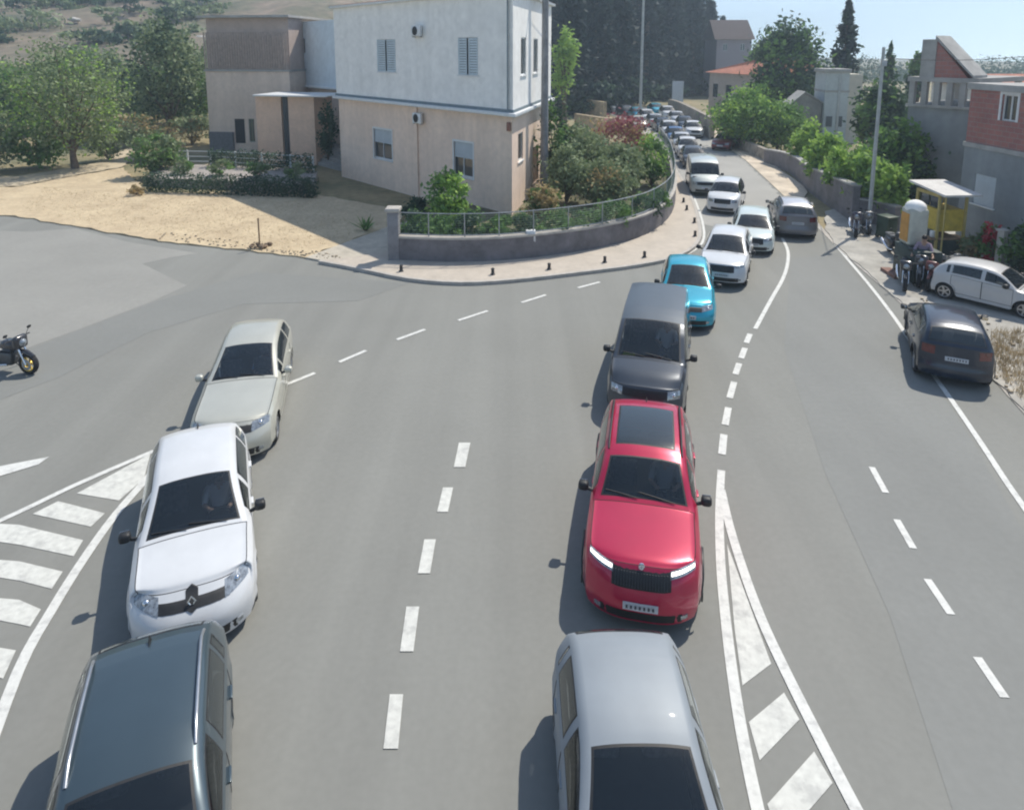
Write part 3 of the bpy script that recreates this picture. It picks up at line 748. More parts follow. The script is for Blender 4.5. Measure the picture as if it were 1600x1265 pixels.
def window(root, h, y=0, t=.12, blind=0.0, shutters=False, sill=True, frame=M_PVC, surround=None, bars=1):
    a, b, c, d = h[:4]; fw = .06
    mb = MB(); yy0, yy1 = y + t - .05, y + t + .02
    mb.box((a + .002, yy0, c + .002), (a + fw, yy1, d - .002)); mb.box((b - fw, yy0, c + .002), (b - .002, yy1, d - .002))
    mb.box((a + fw, yy0, c + .002), (b - fw, yy1, c + fw)); mb.box((a + fw, yy0, d - fw), (b - fw, yy1, d - .002))
    for i in range(bars):
        m = a + (b - a) * (i + 1) / (bars + 1); mb.box((m - .03, yy0 + .005, c + fw), (m + .03, yy1, d - fw))
    w = mb.build('window', frame, root)
    MB().add([(a + fw, yy1 - .03, c + fw), (b - fw, yy1 - .03, c + fw), (b - fw, yy1 - .03, d - fw), (a + fw, yy1 - .03, d - fw)], [(0, 1, 2, 3)]).build('pane', M_PANE, w, fix=False)
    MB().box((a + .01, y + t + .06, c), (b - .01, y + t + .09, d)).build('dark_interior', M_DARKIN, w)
    if sill: MB().box((a - .1, y - .07, c - .07), (b + .1, y + t - .05, c - .002)).build('sill', M_PVC, w)
    if surround:
        mb = MB(); s = .11
        mb.box((a - s, y - .025, c - .002), (a, y + .01, d + s)); mb.box((b, y - .025, c - .002), (b + s, y + .01, d + s)); mb.box((a, y - .025, d), (b, y + .01, d + s))
        mb.build('surround', surround, w)
    if blind:
        z = d - (d - c) * blind; mb = MB(); n = max(3, int((d - z) / .06))
        for i in range(n):
            za = z + (d - z) * i / n; mb.box((a + .02, yy0 - .03, za + .004), (b - .02, yy0 - .012, z + (d - z) * (i + 1) / n - .002))
        mb.build('blind', M_BLIND, w)
    if shutters:
        m = (a + b) / 2
        for u0, u1 in ((a + .01, m - .09), (m + .09, b - .01)):
            mb = MB(); mb.box((u0, y - .02, c + .01), (u0 + .06, y + .03, d - .01)); mb.box((u1 - .06, y - .02, c + .01), (u1, y + .03, d - .01))
            n = 14
            for i in range(n):
                z0 = c + .01 + (d - c - .02) * i / n; mb.box((u0 + .06, y - .012, z0), (u1 - .06, y + .02, z0 + (d - c) / n * .82))
            mb.build('shutter', M_SHUT, w)
    return w

# --- main house: peach ground floor, white upper floor
hA = at(800, 327, .7); zl_ = height(hA, 181)
hB = ray(529, 153, 1); k = (zl_ - HC) / (hB.z - HC); hB = Vector((hB.x * k, hB.y * k, .7))
house = empty('house', hB, math.atan2(hA.y - hB.y, hA.x - hB.x), 'two storey house with peach ground floor, white upper floor and grey shutters', 'house')
hw_ = Wall(hB, hA - hB); HWD = (hA - hB).length; LED = zl_ - .7; TOP = height(hA, -12) - .7
def holes(ws, px):
    out = []
    for x0, y0, x1, y1 in px:
        a = ws.hit(x0, y0); b = ws.hit(x1, y1); c = ws.hit((x0 + x1) / 2, y0)[1]; d = ws.hit((x0 + x1) / 2, y1)[1]
        out.append((a[0], b[0], min(c, d), max(c, d)))
    return out
DEP = 9.0; SK = 0.0
h1 = holes(hw_, [(584, 207, 613, 254), (709, 218, 739, 270)])
h2 = holes(hw_, [(590, 56, 620, 108), (717, 66, 748, 122)])
for hh in (h1, h2):                   # level heads and sills
    c = sum(h[2] for h in hh) / 2; d = sum(h[3] for h in hh) / 2; hh[:] = [(h[0], h[1], c, d) for h in hh]
sw1 = [(1.2, 2.2, LED - 2.6, LED - 1.1), (4.5, 6, .2, 2.4)]; sw2 = [(1.4, 2.5, h2[0][2], h2[0][3]), (4.2, 5.3, h2[0][2], h2[0][3])]
mb = MB(); panel(mb, 0, HWD, -.8, LED, h1); panel(mb, 0, DEP, -.8, LED, sw1, HWD, -.16, 0, 1); panel(mb, 0, HWD, -.8, LED, (), DEP); panel(mb, 0, DEP, -.8, LED, (), 0, .1, 0, 1)
mb.build('ground_floor_wall', M_PEACH, house, fix=False)
o_ = .12
mb = MB(); panel(mb, -o_, HWD + o_, LED + .3, TOP, h2, -o_); panel(mb, -o_, DEP + o_, LED + .3, TOP, sw2, HWD + o_, -.16, 0, 1); panel(mb, -o_, HWD + o_, LED + .3, TOP, (), DEP + o_); panel(mb, -o_, DEP + o_, LED + .3, TOP, (), -o_, .1, 0, 1)
mb.build('upper_floor_wall', M_WHITEW, house, fix=False)
MB().rbox((-.42, -.42, LED - .02), (HWD + .42, DEP + .42, LED + .16), .03).build('ledge', M_PVC, house, 40)
MB().box((-.2, -.2, LED + .16), (HWD + .2, DEP + .2, LED + .31)).build('ledge_flashing', mat('grey_flashing', (.2, .25, .28), .5, .3), house)
for h in h1: window(house, h, 0, .14, .46, False, True, M_PVC, M_PVC)
for h in h2: window(house, h, -o_, .14, 0, True, True, M_PVC, None)
mb = MB(); mb.rbox((-.42, -.42, TOP), (HWD + .42, DEP + .42, TOP + .16), .03); mb.build('eave', M_PVC, house, 40)
r0 = TOP + .16; mb = MB(); e = .46
mb.add([(-e, -e, r0), (HWD + e, -e, r0), (HWD + e, DEP + e, r0), (-e, DEP + e, r0), (HWD * .35, DEP / 2, r0 + .7), (HWD * .65, DEP / 2, r0 + .7)], [(0, 1, 5, 4), (1, 2, 5), (2, 3, 4, 5), (3, 0, 4), (3, 2, 1, 0)])
mb.build('roof', M_TILE, house)
for (u, h) in ((HWD, sw1[0]), (HWD + o_, sw2[0]), (HWD + o_, sw2[1])):     # windows of the sunny side wall
    mb = MB(); mb.box((u - .14, h[0] + .002, h[2] + .002), (u - .08, h[0] + .07, h[3] - .002)); mb.box((u - .14, h[1] - .07, h[2] + .002), (u - .08, h[1] - .002, h[3] - .002)); mb.box((u - .14, h[0] + .07, h[3] - .07), (u - .08, h[1] - .07, h[3] - .002)); mb.box((u - .14, h[0] + .07, h[2] + .002), (u - .08, h[1] - .07, h[2] + .07))
    w = mb.build('window', M_PVC, house)
    MB().box((u - .13, h[0] + .07, h[2] + .07), (u - .11, h[1] - .07, h[3] - .07)).build('pane', M_PANE, w)
    MB().box((u - .1, h[0] - .08, h[2] - .07), (u + .08, h[1] + .08, h[2] - .002)).build('sill', M_PVC, w)
mb = MB(); h = sw1[1]; mb.box((HWD - .14, h[0] + .002, h[2]), (HWD - .08, h[1] - .002, h[3] - .002)); dr = mb.build('door', mat('brown_door', (.14, .085, .055), .5, var=.15, scale=5), house)
MB().tube([(HWD - .07, h[0] + .15, 1.2), (HWD - .02, h[0] + .15, 1.2), (HWD - .02, h[0] + .28, 1.2)], .014, 6).build('handle', M_CHROME, dr)
for py, px, yy in ((184, 655, 0), (49, 655, -o_)):
    u, z = hw_.hit(px, py)
    ac = MB(); ac.rbox((u - .45, yy - .36, z - .3), (u + .42, yy - .06, z + .3), .03)
    a = ac.build('air_conditioner', M_PVC, house, 40)
    MB().lathe([(.25, 0), (.25, .02), (.22, .03), (.0001, .012)], 20, 0, Matrix.Translation((u - .1, yy - .36, z)) @ Matrix.Rotation(pi / 2, 4, 'X')).build('fan_grille', M_TRIM, a, 30)
    mb = MB(); mb.box((u - .38, yy - .34, z - .36), (u - .33, yy - .002, z - .3)); mb.box((u + .3, yy - .34, z - .36), (u + .35, yy - .002, z - .3)); mb.build('bracket', M_STEEL, a)
u, z = hw_.hit(796, 198)
MB().rbox((u - .18, -.14, z - .22), (u + .1, -.002, z + .22), .03).build('meter_box', mat('rust_red_box', (.3, .13, .09), .6, var=.15, scale=6), house, 40)
u, z = hw_.hit(652, 200); MB().tube([(u, -.06, LED - .05), (u, -.06, -.7)], .045, 8).build('drainpipe', M_PEACH, house, 60)
u, z = hw_.hit(795, 300); MB().tube([(u, -.22, TOP), (u, -.22, LED + .3)], .05, 8).build('drainpipe', mat('grey_flashing', (.2, .25, .28)), house, 60)
# set back wing on the left
wy = 4.5; ww = Wall(hB, hA - hB, wy); ww.z0 = .7
wl = ww.hit(452, 100)[0]; hwg = holes(ww, [(489, 60, 503, 83)])
mb = MB(); panel(mb, wl, 0, LED + .2, TOP - .3, hwg, wy); panel(mb, wy, DEP, LED + .2, TOP - .3, (), wl, .1, 0, 1); mb.build('wing_wall', mat('pale_blue_render', (.68, .74, .78), .9, var=.04, scale=.6, scale2=3), house, fix=False)
mb = MB(); panel(mb, wl, 0, -.8, LED + .2, (), wy + .3); panel(mb, wy + .3, DEP, -.8, LED + .2, (), wl + .1, .1, 0, 1); mb.build('wing_base_wall', M_GREYW, house, fix=False)
MB().rbox((wl - .1, wy - .25, LED + .02), (-.13, wy + .3, LED + .2), .02).build('wing_ledge', M_PVC, house, 40)
for h in hwg: window(house, h, wy, .14, 0, False, False, M_IRON)
# steps and blue railing between house and shed
mb = MB()
for i in range(7): mb.box((wl * .55, 1.0 + i * .34, -.75), (-.25, 1.0 + (i + 1) * .34, -.5 + i * .19))
mb.build('steps', M_CONC, house)
mb = MB()
for x in (wl * .55, -.3):
    for i in range(8): mb.tube([(x, 1.1 + i * .33, -.4 + i * .19), (x, 1.1 + i * .33, .5 + i * .19)], .018, 5)
    mb.tube([(x, 1.0, .5), (x, 3.45, 1.85)], .025, 6)
mb.build('stair_railing', mat('blue_grey_iron', (.22, .27, .31), .5, .3), house)
# the plot is not square: the side walls run back at an acute angle
hC = ray(836, 166, 1); k = (zl_ - HC) / (hC.z - HC); hC = Vector((hC.x * k, hC.y * k, .7)); hd = (hA - hB).normalized(); hn_ = Vector((-hd.y, hd.x, 0)); hc = hC - hB
SK = (hc.dot(hd) - HWD) / hc.dot(hn_)
def skew(o):
    if o.type == 'MESH':
        for v in o.data.vertices: v.co.x += SK * v.co.y
    for ch in o.children: skew(ch)
skew(house)
# --- peach shed with white flat roof
sA = at(494, 246, .6); sB = at(404, 243, .6)
shed = empty('shed', sB, math.atan2(sA.y - sB.y, sA.x - sB.x), 'small peach garden shed with thin white flat roof left of the house', 'shed')
sw = (sA - sB).length; sh = height(sB, 150) - .6
mb = MB(); mb.box((0, 0, -.6), (sw * .44, 3, sh)); mb.build('wall', mat('bright_peach_render', (.78, .55, .41), .9, var=.05, scale=.8, scale2=4), shed)
mb = MB(); mb.box((sw * .56, .02, -.6), (sw, 3, sh)); mb.build('wall', mat('bright_peach_render', ()), shed)
mb = MB(); mb.box((sw * .44, .25, -.6), (sw * .56, 2.8, sh)); mb.build('door', M_IRON, shed)
MB().tube([(sw * .5, -.05, -.5), (sw * .5, -.05, sh)], .07, 8).build('post', M_IRON, shed)
MB().rbox((.15, -.6, sh + .002), (sw + 1.4, 3.2, sh + .13), .03).build('roof', M_PVC, shed, 40)
# --- neighbour house, grey brown
nA = at(458, 229, .6); nB = at(329, 226, .6)
nb = empty('neighbour_house', nB, math.atan2(nA.y - nB.y, nA.x - nB.x), 'grey brown rendered house with slatted balcony behind the peach shed', 'house')
nw = Wall(nB, nA - nB); nwd = (nA - nB).length; nl = nw.hit(390, 112)[1]; ntop = nl + 4.5
hn = holes(nw, [(366, 186, 384, 224), (388, 186, 399, 222)])
mb = MB(); panel(mb, 0, nwd, -.7, nl, hn); panel(mb, 0, 8, -.7, nl, (), 0, .1, 0, 1); panel(mb, 0, 8, -.7, nl, (), nwd, .1, 0, 1); mb.build('wall', M_GREYW, nb, fix=False)
MB().box((.1, .4, nl + .15), (nwd - .1, 8, ntop)).build('upper_wall', mat('brown_render', (.5, .4, .35), .9, var=.07, scale=.6, scale2=4), nb)
MB().box((-.1, -.1, nl), (nwd + .1, 8.1, nl + .15)).build('floor_slab', M_CONC, nb)
mb = MB(); n = 34
for i in range(n): mb.box((nwd * i / n, -.02, nl + .15), (nwd * i / n + .12, .03, nl + 3.3))
mb.build('slatted_screen', mat('brown_slats', (.45, .36, .31), .8, var=.15, scale=3), nb)
MB().box((-.3, -.3, ntop), (nwd + .3, 8.3, ntop + .2)).build('roof', M_CONC, nb)
window(nb, hn[1], 0, .14, 0, False, False, mat('green_frame', (.12, .22, .19), .5)); 
MB().box((hn[0][0] + .01, .05, hn[0][2]), (hn[0][1] - .01, .11, hn[0][3] - .01)).build('door', M_DARKIN, nb)
u, z = nw.hit(345, 215); MB().box((.1, -.3, -.6), (hn[0][0] - .1, -.02, z + .5)).build('base_plinth', mat('dark_plinth', (.17, .175, .19), .9, var=.1), nb)

# --- far house with red hipped roof in the middle
fA = at(1168, 193, 0); fB = at(1106, 182, 0); fz = height(fB, 113)
fh = empty('far_house', fB, math.atan2(fA.y - fB.y, fA.x - fB.x), 'small pale house with red hipped roof behind the round green tree', 'house')
fw = Wall(fB, fA - fB); fwd = (fA - fB).length + 3; hf = holes(fw, [(1114, 131, 1121, 152), (1134, 133, 1142, 155)])
mb = MB(); panel(mb, 0, fwd, -.2, fz, hf); panel(mb, 0, 9, -.2, fz, (), 0, .1, 0, 1); panel(mb, 0, 9, -.2, fz, (), fwd, .1, 0, 1); mb.build('wall', mat('pale_stone_render', (.5, .45, .4), .9, var=.07, scale=.4, scale2=2), fh, fix=False)
rz_ = height(fB + (fA - fB) * .8, 88)
mb = MB(); mb.add([(-.5, -.5, fz), (fwd + .5, -.5, fz), (fwd + .5, 9.5, fz), (-.5, 9.5, fz), (fwd * .6, 4, rz_), (fwd * .85, 5, rz_)], [(0, 1, 5, 4), (1, 2, 5), (2, 3, 4, 5), (3, 0, 4), (3, 2, 1, 0)])
mb.build('roof', M_TILE, fh)
for h in hf: window(fh, h, 0, .14, 0, False, False, M_IRON)
# --- two further houses seen over the trees
def small_house(px0, px1, pyb, pye, pyr, label, wm, rm, dist, name='distant_house', wins=2):
    a, b = ray(px0, pyb, dist), ray(px1, pyb, dist); z0 = 0; w = b.x - a.x; ze = ray(px0, pye, dist).z; zr = ray(px0, pyr, dist).z
    h = empty(name, (a.x, dist, z0), 0, label, 'house')
    mb = MB(); hh = [(w * (i + .5) / wins - .45, w * (i + .5) / wins + .45, ze - 2.1, ze - .8) for i in range(wins)]
    panel(mb, 0, w, -1, ze, hh); panel(mb, 0, 8, -1, ze, (), 0, .1, 0, 1); panel(mb, 0, 8, -1, ze, (), w, .1, 0, 1); mb.build('wall', wm, h, fix=False)
    mb = MB(); mb.add([(-.5, -.5, ze), (w + .5, -.5, ze), (w + .5, 8.5, ze), (-.5, 8.5, ze), (-.4, 4, zr), (w + .4, 4, zr)], [(0, 1, 5, 4), (1, 2, 5), (2, 3, 4, 5), (3, 0, 4), (3, 2, 1, 0)]); mb.build('roof', rm, h)
    for q in hh: window(h, q, 0, .14, 0, False, False)
    return h
small_house(1118, 1172, 110, 62, 30, 'distant house with dark gable roof above the red hipped roof', mat('faded_render', (.33, .3, .33), .9, var=.08), mat('dark_roof', (.12, .09, .085), .9, var=.1), 128)
small_house(1538, 1660, 160, 134, 118, 'distant house with long orange tiled roof beyond the brick building', M_WHITEW, M_TILE, 62)
# --- pale concrete tower block (transformer tower)
tA = at(1342, 224, 0); tB = at(1284, 223, 0); tz = height(tB, 108)
tw = empty('transformer_tower', tB, math.atan2(tA.y - tB.y, tA.x - tB.x), 'tall pale rendered transformer tower with flat top between the trees', 'tower')
twd = (tA - tB).length
mb = MB(); mb.box((0, 0, -.3), (twd * .62, 3.4, tz - .35)); mb.build('wall', mat('blue_grey_render', (.5, .54, .54), .9, var=.06, scale=.6, scale2=3), tw)
mb = MB(); mb.box((twd * .625, .3, -.3), (twd, 3.4, tz - .5)); mb.build('wall', mat('sunlit_side_render', (.6, .56, .47), .9, var=.06, scale=.6, scale2=3), tw)  # right part coloured warmer and lighter to paint in its sunlit side
MB().rbox((-.15, -.15, tz - .348), (twd * .62 + .1, 3.5, tz), .03).build('parapet', M_CONC, tw, 40)
MB().box((-.05, -.05, tz - 2.2), (twd * .64, 3.45, tz - 2.0)).build('string_course', M_CONC, tw)
for px in (1290, 1306): 
    u = twd * (.15 if px < 1300 else .42); z = Wall(tB, tA - tB).hit(px, 190)[1]
    MB().box((u - .28, -.04, z - .5), (u + .28, .02, z + .5)).build('louvre', M_IRON, tw)
MB().box((twd * .34, -.06, -.2), (twd * .4, -.002, tz - .4)).build('cable_duct', M_STEEL, tw)
# --- stone gable ruin left of the tower
gA = at(1280, 222, 0); gB = at(1220, 221, 0); gz = height(gA, 152)
gr_ = empty('stone_outbuilding', gB, math.atan2(gA.y - gB.y, gA.x - gB.x), 'low grey stone outbuilding with shallow gable left of the pale tower', 'outbuilding')
gw = (gA - gB).length
mb = MB(); mb.add([(0, 0, -.3), (gw, 0, -.3), (gw, 0, gz - .6), (gw * .55, 0, gz + .4), (0, 0, gz - 1.4), (0, 2.4, -.3), (gw, 2.4, -.3), (gw, 2.4, gz - .6), (gw * .55, 2.4, gz + .4), (0, 2.4, gz - 1.4)], [(0, 1, 2, 3, 4), (5, 9, 8, 7, 6), (0, 4, 9, 5), (1, 6, 7, 2)]); mb.build('wall', mat('grey_rubble', (.3, .285, .26), .95, var=.14, scale=1.2, bump=.5, scale2=5), gr_)
mb = MB()
for (x0, z0, x1, z1) in ((-.2, gz - 1.5, gw * .55, gz + .42), (gw * .55, gz + .42, gw + .2, gz - .66)):
    mb.add([(x0, -.15, z0), (x1, -.15, z1), (x1, 2.55, z1), (x0, 2.55, z0), (x0, -.15, z0 + .12), (x1, -.15, z1 + .12), (x1, 2.55, z1 + .12), (x0, 2.55, z0 + .12)], [(0, 1, 2, 3), (4, 5, 6, 7), (0, 1, 5, 4), (2, 3, 7, 6), (1, 2, 6, 5), (3, 0, 4, 7)])
mb.build('roof', M_CONC, gr_)
# --- brick building on the right: grey plaster below, brick above
rA = at(1492, 372, .05); rB = at(1640, 430, .05)
rb = empty('brick_building', rA, math.atan2(rB.y - rA.y, rB.x - rA.x), 'unfinished building with grey plaster below and bare red brick above at right edge', 'building')
rw = Wall(rA, rB - rA); rl = rw.hit(1560, 238)[1]; rt = rw.hit(1500, 138)[1]; RWD = 14.0
hr = holes(rw, [(1524, 274, 1552, 322)]); hr2 = holes(rw, [(1566, 148, 1586, 190)])
mb = MB(); panel(mb, 0, RWD, -.3, rl, hr); panel(mb, 0, 9, -.3, rl, (), 0, .1, 0, 1); mb.build('plaster_wall', mat('grey_cement_plaster', (.27, .29, .3), .92, rain=.1, var=.07, scale=.5, bump=.2, scale2=3), rb, fix=False)
mb = MB(); panel(mb, .0, RWD, rl + .2, rt, hr2, .03); panel(mb, .03, 9, rl + .2, rt, (), .0, .1, 0, 1); mb.build('brick_wall', M_BRICK, rb, fix=False)
MB().box((-.06, -.06, rl), (RWD, 9, rl + .2)).build('floor_slab', M_CONC, rb)
MB().box((-.1, -.1, rt), (RWD, 9, rt + .28)).build('ring_beam', M_CONC, rb)
window(rb, hr[0], 0, .1, .97, False, True, M_PVC); window(rb, hr2[0], .03, .14, 0, False, False, M_PVC, M_PVC)
# --- concrete frame with brick gable, behind on the left
cA = at(1404, 318, 0); cB = at(1504, 336, 0); 
cf = empty('concrete_frame_building', cA, math.atan2(cB.y - cA.y, cB.x - cA.x), 'bare concrete frame shell with steep brick gable left of the brick building', 'building')
cw = Wall(cA, cB - cA); cwd = (cB - cA).length; c1 = cw.hit(1450, 168)[1]; c2 = cw.hit(1450, 128)[1]; c3 = cw.hit(1446, 62)[1]
mb = MB(); mb.box((0, .1, -.2), (cwd, 6, c1)); mb.build('lower_wall', mat('grey_cement_plaster', ()), cf)
for i in range(6):
    u = cwd * i / 5.2; MB().box((u, 0, c1 + .152), (u + .28, .3, c2)).build('column', M_CONC, cf); 
for i in range(4):
    u = cwd * i / 3.3; MB().box((u, 5.6, c1 + .152), (u + .28, 5.9, c2)).build('column', M_CONC, cf)
MB().box((-.1, -.05, c1), (cwd + .1, 6.1, c1 + .15)).build('floor_slab', M_CONC, cf)
MB().box((-.1, -.05, c2), (cwd + .1, 6.1, c2 + .25)).build('upper_slab', M_CONC, cf)
u0 = cw.hit(1442, 62)[0]; u1 = cw.hit(1512, 120)[0]
mb = MB(); mb.add([(u0 + .75, .05, c2 + .25), (u1, .05, c2 + .25), (u0 + .75, .05, c3 - .1), (u0 + .75, 1.4, c2 + .25), (u1, 1.4, c2 + .25), (u0 + .75, 1.4, c3 - .1)], [(0, 1, 2), (3, 5, 4), (1, 4, 5, 2), (0, 2, 5, 3), (0, 3, 4, 1)]); mb.build('brick_gable', M_BRICK, cf)
MB().box((u0, 0, c2 + .25), (u0 + .745, 1.5, c3)).build('chimney_stack', M_CONC, cf)
mb = MB(); mb.add([(u0 + .7, -.1, c3 + .02), (u1 + .3, -.1, c2 + .27), (u1 + .3, 1.6, c2 + .27), (u0 + .7, 1.6, c3 + .02), (u0 + .7, -.1, c3 + .2), (u1 + .3, -.1, c2 + .4), (u1 + .3, 1.6, c2 + .4), (u0 + .7, 1.6, c3 + .2)], [(0, 1, 2, 3), (4, 5, 6, 7), (0, 1, 5, 4), (2, 3, 7, 6), (1, 2, 6, 5), (3, 0, 4, 7)]); mb.build('gable_coping', M_CONC, cf)

# ------------------------------------------------------------------ walls and fences
def wall_along(name, label, px, h, th, m, cap=None, h0=-.05, cat='wall', tops=None, k=3):
    p = gline(px, 0, k); mb = MB(); mc = MB(); n = len(p)
    hs = [h if tops is None else lerp(tops[0], tops[1], i / (n - 1)) for i in range(n)]
    L_, R__ = [], []
    for i, q in enumerate(p):
        d = (p[min(i + 1, n - 1)] - p[max(i - 1, 0)]).normalized(); nn = Vector((-d.y, d.x, 0)); L_.append(q + nn * th / 2); R__.append(q - nn * th / 2)
    def run(M_, a, b, z0, z1):
        vs = []
        for i in range(n): vs += [(a[i].x, a[i].y, z0[i]), (b[i].x, b[i].y, z0[i]), (b[i].x, b[i].y, z1[i]), (a[i].x, a[i].y, z1[i])]
        fs = [(4 * i + q, 4 * i + (q + 1) % 4, 4 * i + 4 + (q + 1) % 4, 4 * i + 4 + q) for i in range(n - 1) for q in range(4)]
        fs += [(0, 1, 2, 3), (4 * n - 4, 4 * n - 3, 4 * n - 2, 4 * n - 1)]
        M_.add(vs, fs)
    run(mb, L_, R__, [h0] * n, hs)
    o = mb.build(name, m, None, 30); tag(o, label, cat)
    if cap:
        g = .05; L2 = [a + (a - b).normalized() * g for a, b in zip(L_, R__)]; R2 = [b + (b - a).normalized() * g for a, b in zip(L_, R__)]
        run(mc, L2, R2, [z + .002 for z in hs], [z + .09 for z in hs]); mc.build('coping', cap, o, 30)
    return o, p, hs
gw_px = [(622, 409), (700, 412), (780, 410), (860, 402), (940, 389), (1005, 370), (1040, 345), (1052, 318), (1051, 290), (1044, 262), (1030, 238)]
gwall, gp, _h = wall_along('garden_wall', 'low grey concrete garden wall curving round the house corner under a mesh fence', gw_px, 1.05, .22, M_STONED, M_KERB)
gt = empty('gate_pillar', at(618, 408), 0, 'square grey gate pillar with pale cap at the left end of the garden wall', 'pillar')
MB().rbox((-.26, -.26, -.05), (.2, .26, 2.15), .03).build('shaft', mat('grey_pillar', (.27, .265, .275), .9, var=.12, scale=2, bump=.3), gt, 40)
MB().rbox((-.33, -.33, 2.152), (.27, .33, 2.32), .04).build('cap', M_KERB, gt, 40)
fn = empty('mesh_fence', gp[0], 0, 'thin green wire mesh fence standing on top of the garden wall', 'fence'); o0 = gp[0]
for i in range(0, len(gp), 2):
    q = gp[i] - o0; MB().tube([(q.x, q.y, 1.14), (q.x, q.y, 2.15)], .028, 6).build('post', M_STEEL, fn)
for z in (1.22, 2.12): MB().tube([(v.x - o0.x, v.y - o0.y, z) for v in gp], .022, 6).build('rail', M_STEEL, fn)
mb = MB()
for i in range(len(gp) - 1):
    a, b = gp[i] - o0, gp[i + 1] - o0; m = max(3, int((b - a).length / .11))
    for k_ in range(m):
        q = a.lerp(b, k_ / m); mb.tube([(q.x, q.y, 1.22), (q.x, q.y, 2.12)], .004, 3, 0, False)
    for z in [1.32 + .1 * t for t in range(8)]: mb.tube([(a.x, a.y, z), (b.x, b.y, z)], .004, 3, 0, False)
mb.build('wire_mesh', mat('green_wire', (.1, .17, .13), .5, .2), fn)
# garden soil behind the wall
gs = [at(x, y) for x, y in gw_px]; cen = Vector((at(840, 330).x, at(840, 330).y, 0))
poly = [p + (cen - p).normalized() * .1 for p in gp] + [at(960, 232), at(880, 262), at(835, 285), at(800, 315), at(690, 330), at(640, 345)]
tag(MB().prism(poly, -.04, .4).build('garden_soil', mat('garden_soil', (.2, .17, .11), .95, scale=1.1, bump=.5, col2=(.09, .1, .05), scale2=5)), kind='structure')
wall_along('retaining_wall', 'dark grey retaining wall beside the far road bend, under bright green shrubs', [(1196, 254), (1235, 268), (1265, 296), (1300, 322), (1335, 348)], 2.4, .35, M_STONED, M_CONC, tops=(1.0, 1.9))
wall_along('stone_wall', 'rough dark stone wall on the far verge below the red roofed house', [(1046, 172), (1062, 180), (1090, 200), (1112, 218)], 2.0, .5, M_STONE, None, tops=(1.6, 2.2))
wall_along('dry_stone_wall', 'low brown stone wall along the shoulder in front of the round tree', [(1130, 222), (1165, 236), (1200, 252)], .9, .4, M_STONE, None)
wall_along('yard_wall', 'low dark wall at the back of the parking apron under the roadside shrubs', [(1335, 346), (1370, 352), (1400, 362)], 1.2, .3, M_STONED, M_CONC)
for nm, lb, px, hh in (('garden_wall', 'pale stone terrace wall stepping up behind the garden shrubs', [(870, 168), (905, 178), (945, 186)], 2.2), ('garden_wall', 'sandy stone terrace wall near the pink oleander', [(900, 196), (940, 203), (975, 206)], 1.4)):
    wall_along(nm, lb, px, hh, .5, mat('sandy_stone', (.52, .42, .28), .95, var=.2, scale=1.3, bump=.6, scale2=4), None)
# terrace, hedge and railing left of the house
sheet('terrace', [(230, 278), (330, 282), (490, 289), (496, 268), (420, 261), (300, 257), (236, 262)], .5, mat('terrace_paving', (.36, .325, .3), .9, var=.1, scale=1.5, scale2=5), 1, -.04)
rp_ = gline([(268, 259), (330, 260), (410, 264), (490, 270)], .5, 4); o0 = rp_[0]
rf = empty('terrace_railing', o0, 0, 'white metal railing overgrown with vines at the back of the terrace', 'railing')
for v in rp_[::2]:
    q = v - o0; MB().box((q.x - .05, q.y - .05, .002), (q.x + .05, q.y + .05, 1.15)).build('post', M_PVC, rf)
for z in (.35, .7, 1.08): MB().tube([(v.x - o0.x, v.y - o0.y, z) for v in rp_], .025, 6).build('rail', M_PVC, rf)
# ------------------------------------------------------------------ plants
L_OLIVE = leaf('olive_leaf', (0.351, 0.421, 0.229), (0.131, 0.176, 0.0878))
L_GREEN = leaf('green_leaf', (0.229, 0.386, 0.105), (0.0789, 0.157, 0.0527))
L_BRIGHT = leaf('bright_leaf', (0.474, 0.667, 0.14), (0.176, 0.316, 0.0789))
L_DARK = leaf('dark_leaf', (0.0907, 0.151, 0.0832), (0.0333, 0.068, 0.0454))
L_PINE = leaf('pine_needle', (0.0368, 0.0633, 0.0575), (0.0138, 0.0276, 0.0299), .5)
L_DRY = leaf('dry_leaf', (0.562, 0.421, 0.211), (0.264, 0.211, 0.105))
L_PINK = leaf('pink_flower', (.4, .15, .17), (.24, .08, .09))
L_REDF = leaf('red_flower', (0.675, 0.0675, 0.081), (0.338, 0.0405, 0.054))
M_BARK = mat('bark', (.17, .13, .1), .95, var=.25, scale=4, bump=.6)
def leaves(mb, c, n, size, rng, spread, mi=0, up=.0, asp=.5):
    for _ in range(n):
        p = Vector((rng.gauss(0, spread[0]), rng.gauss(0, spread[1]), rng.gauss(0, spread[2]))) + c
        d = Vector((rng.gauss(0, 1), rng.gauss(0, 1), rng.gauss(up, .8))).normalized()
        e = d.cross(Vector((rng.gauss(0, 1), rng.gauss(0, 1), rng.gauss(0, 1)))).normalized()
        s = size * rng.uniform(.6, 1.35); k = len(mb.v)
        mb.v += [tuple(p - d * s * .5), tuple(p + e * s * asp * .5), tuple(p + d * s * .5), tuple(p - e * s * asp * .5)]
        mb.f.append((k, k + 1, k + 2, k + 3)); mb.m.append(mi)
